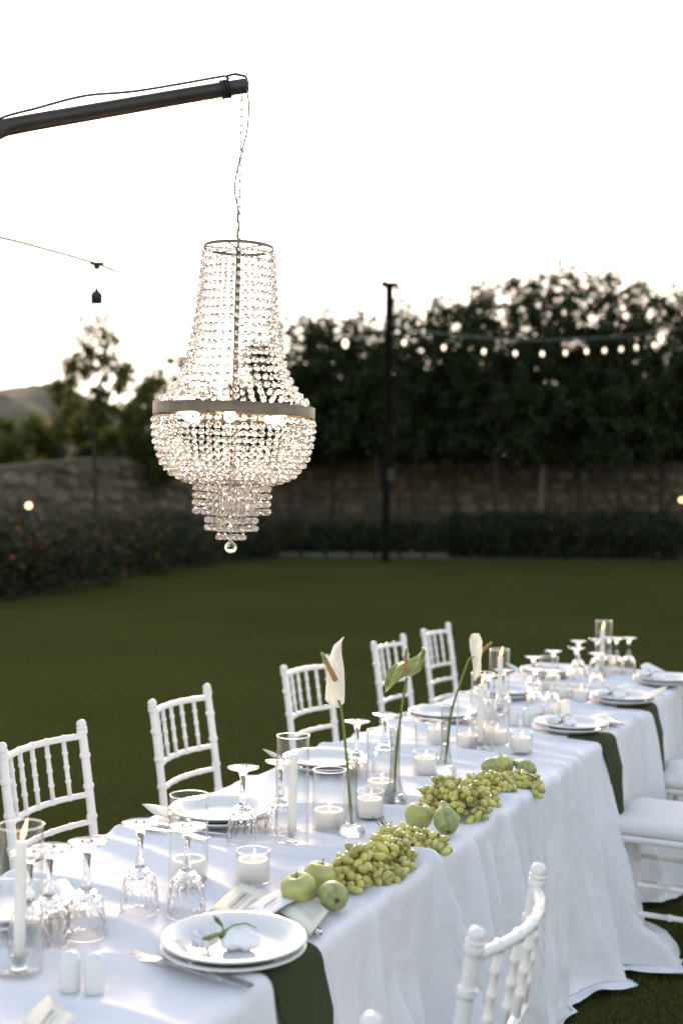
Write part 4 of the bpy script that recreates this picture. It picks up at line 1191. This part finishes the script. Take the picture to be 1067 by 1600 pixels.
# ---- favours: tulle bag tied to a green sprig
def favour(p, s, rz, label):
    t = thing("favour_bag", label, "favour", p, rz, "wrapped favours with green sprigs on the plates"); 
    pr = random.Random(int(p.x * 1000) + 5)
    V = []; Fc = []; nu_, nv_ = 30, 18
    ph = [pr.uniform(0, 6) for _ in range(6)]
    for i in range(nv_ + 1):
        th = PI * i / nv_
        for k in range(nu_):
            a = 2 * PI * k / nu_
            r_ = 1 + .13 * math.sin(3 * a + ph[0] + 2 * th) + .09 * math.sin(7 * a + ph[1] - 3 * th) + .05 * math.sin(13 * a + 5 * th + ph[2])
            V.append((.036 * r_ * math.sin(th) * math.cos(a), .027 * r_ * math.sin(th) * math.sin(a), max(.0, .016 + .017 * r_ * math.cos(th))))
    for i in range(nv_):
        for k in range(nu_): Fc.append((i * nu_ + k, i * nu_ + (k + 1) % nu_, (i + 1) * nu_ + (k + 1) % nu_, (i + 1) * nu_ + k))
    link("bag", MB().add(V, Fc).mesh("bag", "tulle"), t, (0, 0, 0), None, (s, s, s))
    # gathered neck ruffle
    V = []; Fc = []; K = 36
    for j in range(6):
        for k in range(K + 1):
            a = -1.3 + 2.6 * k / K; r_ = .006 + j * .0095; z = .014 + .006 * math.sin(k * 1.9 + j * .5) * (j / 3) + .001 * j
            V.append((-.034 - r_ * math.cos(a), r_ * math.sin(a) * 1.0, max(.001, z)))
    for j in range(5):
        for k in range(K): a = j * (K + 1) + k; Fc.append((a, a + 1, a + K + 2, a + K + 1))
    link("ruffle", MB().add(V, Fc).mesh("ruffle", "tulle"), t, None, None, (s, s, s))
    mb = MB()
    mb.tube([(-.062, -.022, .022), (-.04, -.006, .026), (-.028, .0, .03)], [.0045, .0042, .003], 8)
    mb.tube([(-.03, 0, .03), (-.034, .008, .04), (-.044, .014, .052)], [.0015, .0018, .001], 6)
    mb.tube([(-.03, 0, .03), (-.015, .012, .038), (.008, .016, .042), (.03, .010, .036)], [.0018, .002, .002, .001], 6)
    link("sprig", mb.mesh("sprig", "green_stem"), t, None, None, (s, s, s))
    mb = MB()
    for (o_, d_, w_) in (((-.034, .006, .036), (-.02, .014, .018), .006), ((-.03, 0, .03), (-.008, -.006, -.014), .004)):
        o2 = Vector(o_); d2 = Vector(d_); sd_ = d2.cross(Vector((0, 0, 1))).normalized() * w_
        mb.add([o2, o2 + d2 * .5 + sd_, o2 + d2, o2 + d2 * .5 - sd_], [(0, 1, 2, 3)])
    mb.tube([(-.036, -.006, .022), (-.03, .004, .031), (-.027, .0, .024), (-.034, -.006, .020)], .0016, 6)
    link("sprig_leaves", mb.mesh("sprig_leaves", "ribbon"), t, None, None, (s, s, s))
favour(pc0 + Vector((.012, -.012, 0)), 1.0, -.1, "white tulle favour with a green sprig on the nearest plates")
favour(pc7 + Vector((-.01, 0, 0)), .95, .5, "white favour bag on the plates over the first far napkin")
favour(pc8 + Vector((-.02, 0, 0)), .95, .2, "white favour bag with a thin sprig on the far right plates")
favour(pc9 + Vector((-.02, 0, 0)), 1.0, .0, "white favour bag with a dark sprig on the last plates at the right edge")

# ---- bud vases and anthuriums
def vase_mesh():
    wall_ = [(.0325, .012), (.026, .024), (.0195, .042), (.0155, .066), (.0135, .10), (.0135, .14), (.0150, .18), (.0172, .206), (.0190, .2095),
             (.0172, .2095), (.0136, .18), (.0119, .14), (.0116, .10), (.0135, .066), (.0175, .044), (.022, .030), (.010, .022), (0, .021)]
    fn = lambda i, a, z: 1 + .035 * math.cos(6 * a)
    mb = MB(); mb.v = []; V = []; Fc = []; seg = 36
    for r_, z in wall_:
        for k in range(seg):
            a = 2 * PI * k / seg; V.append((r_ * fn(0, a, z) * math.cos(a), r_ * fn(0, a, z) * math.sin(a), z))
    for i in range(len(wall_) - 1):
        for k in range(seg): Fc.append((i * seg + k, i * seg + (k + 1) % seg, (i + 1) * seg + (k + 1) % seg, (i + 1) * seg + k))
    mb.add(V, Fc, 0)
    mb.lathe([(0, 0), (.030, 0), (.0335, .003), (.0328, .0105), (.0255, .0235), (.0180, .0220), (.008, .0185), (0, .018)], seg, 1, None, lambda i, a, z: 1 + .035 * math.cos(6 * a))
    mb.tube([(math.cos(a) * .0185, math.sin(a) * .0185, .2095) for a in np.linspace(0, 2 * PI, 33)[:-1]], .0012, 6, 1, closed=True)
    return mb.mesh("bud_vase", ["vase_glass", "crystal"])
vm = vase_mesh()
def vase(px_, pyb, label):
    q = atH(px_, pyb, TH); q.z = rest_h(q, .03); place("bud_vase", vm, label, "vase", q, "clear glass bud vases"); return q
v1 = vase(549, 1306, "clear flared bud vase holding the nearest white flower")
v2 = vase(616, 1256, "clear flared bud vase holding the green anthurium")
v3 = vase(695, 1208, "clear flared bud vase holding the farthest white flower, by the grapes")
def spathe(fn, nu_=26, nv_=16):
    V = []; Fc = []
    for i in range(nu_ + 1):
        for j in range(nv_ + 1): V.append(fn(i / nu_, j / nv_ * 2 - 1))
    for i in range(nu_):
        for j in range(nv_): a = i * (nv_ + 1) + j; Fc.append((a, a + 1, a + nv_ + 2, a + nv_ + 1))
    return MB().add(V, Fc)
def heart_w(t): return max(0, math.sin(PI * min(1, t) ** .62)) ** .75 * (1 - .25 * t)
def flower(v, stem_px, Yd, label, builder, group="anthurium flowers in bud vases"):
    t = thing("anthurium", label, "flower", v, 0, group)
    pts = [Vector((.0, 0, .028))] + [atY(x, y, Yd) - v for x, y in stem_px]
    pl = sag_line(pts, 8)
    link("stem", MB().tube(pl, [.0042 - .0012 * i / len(pl) for i in range(len(pl))], 10).mesh("stem", "green_stem"), t)
    builder(t, pts[-1], v, Yd)
def spadix_obj(t, a, b, r_=.0052, tip=.3):
    a, b = Vector(a), Vector(b); c = a.lerp(b, 1 - tip)
    mb = MB().tube([a, a.lerp(c, .05), c], [r_ * .7, r_ * 1.05, r_ * .85], 12, 0); link("spadix", mb.mesh("spadix", "spadix"), t)
    mb = MB().tube([c, c.lerp(b, .9), b], [r_ * .85, r_ * .6, r_ * .2], 12, 0); link("spadix_tip", mb.mesh("spadix_tip", "spadix_tip"), t)
def rel(x, y, Yd, v, dy=0):
    return atY(x, y, Yd + dy) - v
def b1(t, e, v, Y):
    # spathe stands upright, face turned to the left, curling tip up
    C0, C1 = rel(524, 1106, Y, v), rel(536, 997, Y, v)
    ctr = [(527, 1106), (524, 1088), (525, 1066), (525, 1042), (526, 1022), (531, 1006), (537.5, 995)]
    lft = [(521, 1104), (508, 1094), (509, 1074), (513, 1050), (514, 1028), (521, 1008), (537, 995)]
    rgt = [(530, 1106), (538.5, 1098), (539, 1072), (538, 1045), (534, 1020), (534, 1004), (538, 995)]
    def fn(a, b):
        k = a * 6; i = min(5, int(k)); f_ = k - i
        def L(q): return (q[i][0] + (q[i + 1][0] - q[i][0]) * f_, q[i][1] + (q[i + 1][1] - q[i][1]) * f_)
        c = L(ctr); s_ = L(lft) if b < 0 else L(rgt); bb = abs(b)
        x = c[0] + (s_[0] - c[0]) * bb; y = c[1] + (s_[1] - c[1]) * bb
        wv = .003 * math.sin(a * 16 + b * 3) * bb
        dep = .045 * b * math.sin(PI * min(1, a * 1.1 + .05)) ** .6 - .018 * (1 - bb * bb) * math.sin(PI * a)
        return tuple(rel(x, y, Y, v, dep + wv))
    o = link("spathe", spathe(fn, 36, 20).mesh("spathe", "white_spathe"), t); md = o.modifiers.new("thickness", 'SOLIDIFY'); md.thickness = .0012; o.modifiers.new("smooth", 'SUBSURF').levels = 1
    spadix_obj(t, rel(525, 1064, Y, v, -.05), rel(502, 1019, Y, v, -.055), .0066, .26)
flower(v1, [(546, 1240), (541, 1180), (536, 1130), (532, 1104), (529, 1094)], v1.y, "white anthurium turned left with its orange spadix, nearest of the three", b1)
def b2(t, e, v, Y):
    ctr = [(634, 1050), (628, 1050), (638, 1046)]
    # broad green spathe: left lobe droops, right side curls up to a point
    top = [(600.5, 1062), (606, 1046), (616, 1036), (628, 1031), (640, 1028), (652, 1023), (662, 1012)]
    bot = [(601.5, 1082), (609, 1077), (619, 1067), (631, 1059), (645, 1058), (658, 1048), (665, 1018)]
    def fn(a, b):
        k = a * 6; i = min(5, int(k)); f_ = k - i; b2_ = (b + 1) / 2
        def L(q): return (q[i][0] + (q[i + 1][0] - q[i][0]) * f_, q[i][1] + (q[i + 1][1] - q[i][1]) * f_)
        tt, bb = L(top), L(bot)
        x = tt[0] + (bb[0] - tt[0]) * b2_; y = tt[1] + (bb[1] - tt[1]) * b2_
        y += 2.0 * math.sin(b2_ * PI * 3 + a * 3) * math.sin(PI * a)
        dep = .05 * (.5 - b2_) * math.sin(PI * (a * .8 + .15)) + .006 * math.sin(a * 14 + b * 4)
        return tuple(rel(x, y, Y, v, dep))
    o = link("spathe", spathe(fn, 36, 22).mesh("spathe", "green_spathe"), t); md = o.modifiers.new("thickness", 'SOLIDIFY'); md.thickness = .0012; o.modifiers.new("smooth", 'SUBSURF').levels = 1
    spadix_obj(t, rel(632, 1057, Y, v, -.02), rel(634.5, 1013, Y, v, -.022), .0058, .35)
flower(v2, [(618, 1190), (623, 1140), (630, 1090), (636, 1058)], v2.y, "green anthurium with an upright spadix, middle of the three", b2)
def b3(t, e, v, Y):
    ctr = [(742, 989), (744, 1000), (744, 1015), (743, 1030), (744, 1042), (742, 1052), (740, 1064)]
    lft = [(736, 991), (733, 1000), (734, 1012), (737, 1028), (739, 1042), (740, 1052), (740, 1064)]
    rgt = [(748, 990), (753, 1002), (753.5, 1016), (751, 1030), (752, 1042), (750, 1054), (741, 1064)]
    def fn(a, b):
        k = a * 6; i = min(5, int(k)); f_ = k - i
        def L(q): return (q[i][0] + (q[i + 1][0] - q[i][0]) * f_, q[i][1] + (q[i + 1][1] - q[i][1]) * f_)
        c = L(ctr); s_ = L(lft) if b < 0 else L(rgt); bb = abs(b)
        dep = -.04 * b * math.sin(PI * min(1, a + .05)) ** .7 - .02 * (1 - bb * bb) + .004 * math.sin(a * 17 + b * 5)
        return tuple(rel(c[0] + (s_[0] - c[0]) * bb, c[1] + (s_[1] - c[1]) * bb, Y, v, dep))
    o = link("spathe", spathe(fn, 36, 20).mesh("spathe", "white_spathe"), t); md = o.modifiers.new("thickness", 'SOLIDIFY'); md.thickness = .0012; o.modifiers.new("smooth", 'SUBSURF').levels = 1
    spadix_obj(t, rel(750, 1020, Y, v, .02), rel(768.5, 1003, Y, v, .02), .0062, .3)
flower(v3, [(699, 1160), (706, 1110), (718, 1070), (731, 1034), (737, 1028), (745, 1024)], v3.y, "white anthurium seen from behind, farthest of the three", b3)

# ---- fruit
def fruit_apple():
    pr = [(0, .008), (.006, .003), (.014, .0), (.022, .004), (.030, .016), (.0355, .032), (.0365, .042), (.034, .053), (.027, .062), (.017, .0665), (.009, .065), (.004, .060), (0, .057)]
    return MB().lathe(pr, 36, 0, None, lambda i, a, z: 1 + .018 * math.cos(5 * a) * (1 if z < .03 else .5)).mesh("skin", "apple_skin")
am = fruit_apple(); ast = MB().tube([(0, 0, .056), (.001, 0, .066), (.004, 0, .076)], [.0011, .001, .0015], 6).mesh("stalk", "brown_stem")
prm = MB().lathe([(0, .004), (.005, .001), (.012, -.001), (.022, .006), (.029, .018), (.0318, .032), (.029, .047), (.0225, .060), (.0155, .070), (.012, .079), (.0095, .086), (.005, .090), (0, .0905)], 32, 0, None, lambda i, a, z: 1 + .03 * math.sin(2 * a + z * 30)).mesh("skin", "pear_skin")
pst = MB().tube([(0, 0, .089), (.002, 0, .1), (.006, 0, .113)], [.0014, .0012, .002], 6).mesh("stalk", "brown_stem")
pbl = MB().lathe([(0, 0), (.005, -.001), (.006, .002), (.003, .004), (0, .004)], 10).mesh("blossom_end", "brown_stem")
def apple(px_, pyc, rot, label, s=1.0):
    p = atH(px_, pyc, TH + .036); p.z = rest_h(p, .02)
    t = thing("apple", label, "apple", p, 0, "pale green apples")
    q = Euler(rot).to_matrix(); c = Vector((0, 0, .034)); off = c * s - (q @ c) * s
    for nm, me_ in (("skin", am), ("stalk", ast)): link(nm, me_, t, off, rot, (s, s, s))
def pear(px_, pyc, rot, label, s=1.0, h_=.033):
    p = atH(px_, pyc, TH + h_); p.z = rest_h(p, .02)
    t = thing("pear", label, "pear", p, 0, "green pears")
    q = Euler(rot).to_matrix(); c = Vector((0, 0, .032)); off = Vector((0, 0, h_)) - (q @ c) * s
    for nm, me_ in (("skin", prm), ("stalk", pst), ("blossom_end", pbl)): link(nm, me_, t, off, rot, (s, s, s))
apple(467, 1392, (.15, -.2, 0), "pale green apple nearest the camera, beside the menu cards", 1.02)
apple(499, 1371, (.1, .15, 1), "pale green apple between the nearest apple and the grapes", .98)
pear(521, 1402, (-1.9 + .35, .2, .25), "round-looking green pear lying with its dark blossom end to the camera", .95)
apple(654, 1276, (.12, -.1, 2), "pale green apple between two bunches of grapes", 1.0)
pear(697, 1284, (-.85, .05, .2), "green pear leaning over the table edge beside the middle apple", 1.0, .036)
apple(784, 1198, (.05, .1, 3), "pale green apple at the far end of the fruit row", 1.0)
pear(768, 1200, (.2, 1.35, .1), "green pear lying on its side at the far end, stalk pointing right", .95)
pear(822, 1203, (-1.1, -.9, .3), "last rounded green pear of the fruit row, right of the far apple", .9)

gmesh = []
for k in range(3):
    a_ = (1.22, 1.42, 1.1)[k]
    gmesh.append(MB().lathe([(0, -1.3 * a_), (.42, -1.15 * a_), (.76, -.8 * a_), (.97, -.3 * a_), (1, .15 * a_), (.88, .62 * a_), (.6, 1.0 * a_), (.3, 1.17 * a_), (0, 1.22 * a_)], 14).mesh("grape", "grape_skin"))
allg = []
def bunch(path, halfw, n_, label, hmax=.05):
    """path in photo-plan points at table height"""
    P = [atH(x, y, TH + .02) for x, y in path]; o = P[0].copy(); o.z = TH
    t = thing("grape_bunch", label, "grapes", o, 0, "bunches of green grapes")
    rnd_ = random.Random(n_ + len(label)); cnt = 0; tries = 0; mine = []
    gr = .0089
    while cnt < n_ and tries < 16000:
        tries += 1
        s = rnd_.random() * (len(P) - 1); i = min(len(P) - 2, int(s)); f_ = s - i
        c = P[i].lerp(P[i + 1], f_); tt = s / (len(P) - 1)
        w_ = halfw * (.55 + .45 * math.sin(PI * min(1, .15 + tt * .85)))
        a = rnd_.uniform(0, 2 * PI); r_ = math.sqrt(rnd_.random()) * w_
        x, y = c.x + math.cos(a) * r_, c.y + math.sin(a) * r_
        u, n2 = un(Vector((x, y, 0)))
        lvl = (1 - (r_ / w_) ** 2) * hmax * (.75 + .25 * math.sin(PI * tt))
        base = top_z(u, min(n2, N_R)) if n2 < N_R + .012 else TH - (n2 - N_R - .012) * 1.2
        if n2 > N_R + .035: continue
        z = base + gr + rnd_.random() ** .7 * lvl * 1.1
        q = Vector((x, y, z))
        if any((q - g_).length < gr * 1.40 for g_ in allg): continue
        allg.append(q); mine.append(q); cnt += 1
        sc = gr * rnd_.uniform(.86, 1.1)
        link("grape", gmesh[rnd_.randrange(3)], t, q - o, (rnd_.uniform(.6, 2.4), rnd_.uniform(-.6, .6), rnd_.uniform(0, 6.3)), (sc, sc, sc))
    mb = MB()
    mid = [(P[0].lerp(P[-1], k / 5)) - o + Vector((rnd_.uniform(-.008, .008), rnd_.uniform(-.008, .008), .012 + .01 * (k % 2))) for k in range(6)]
    mb.tube(mid, .0018, 6)
    for k in range(26):
        g_ = rnd_.choice(mine) - o; m_ = min(mid, key=lambda q: (q - g_).length)
        mb.tube([m_, (m_ + g_) / 2 + Vector((0, 0, .004)), g_], .0009, 5)
    e = mid[0] if label.count("second") or label.count("third") else mid[-1]
    for k in range(6):
        d_ = Vector((rnd_.uniform(-.02, .01), rnd_.uniform(-.01, .02), rnd_.uniform(.008, .022))); b0 = mid[0] + Vector((rnd_.uniform(-.01, .02), 0, .012))
        mb.tube([b0, b0 + d_ * .6, b0 + d_ + Vector((rnd_.uniform(-.006, .006), 0, 0))], [.0012, .0009, .0013], 5)
    link("stalk", mb.mesh("stalk", "brown_stem"), t)
bunch([(535, 1378), (570, 1368), (605, 1350), (628, 1336)], .062, 215, "large green grape bunch, nearest, beside the near apples and pear", .078)
bunch([(600, 1306), (628, 1311), (662, 1316), (688, 1318)], .048, 105, "smaller bunch of grapes, second from the camera, below the middle apple", .036)
bunch([(672, 1254), (700, 1258), (728, 1268), (752, 1254), (730, 1240)], .062, 225, "high piled green grape bunch, third, right of the middle apple", .08)
bunch([(745, 1232), (768, 1230), (792, 1228)], .046, 80, "small grape bunch between the third pile and the far apple", .04)
bunch([(795, 1216), (820, 1218), (848, 1224)], .042, 70, "trailing green grape bunch at the far end by the last pear", .03)
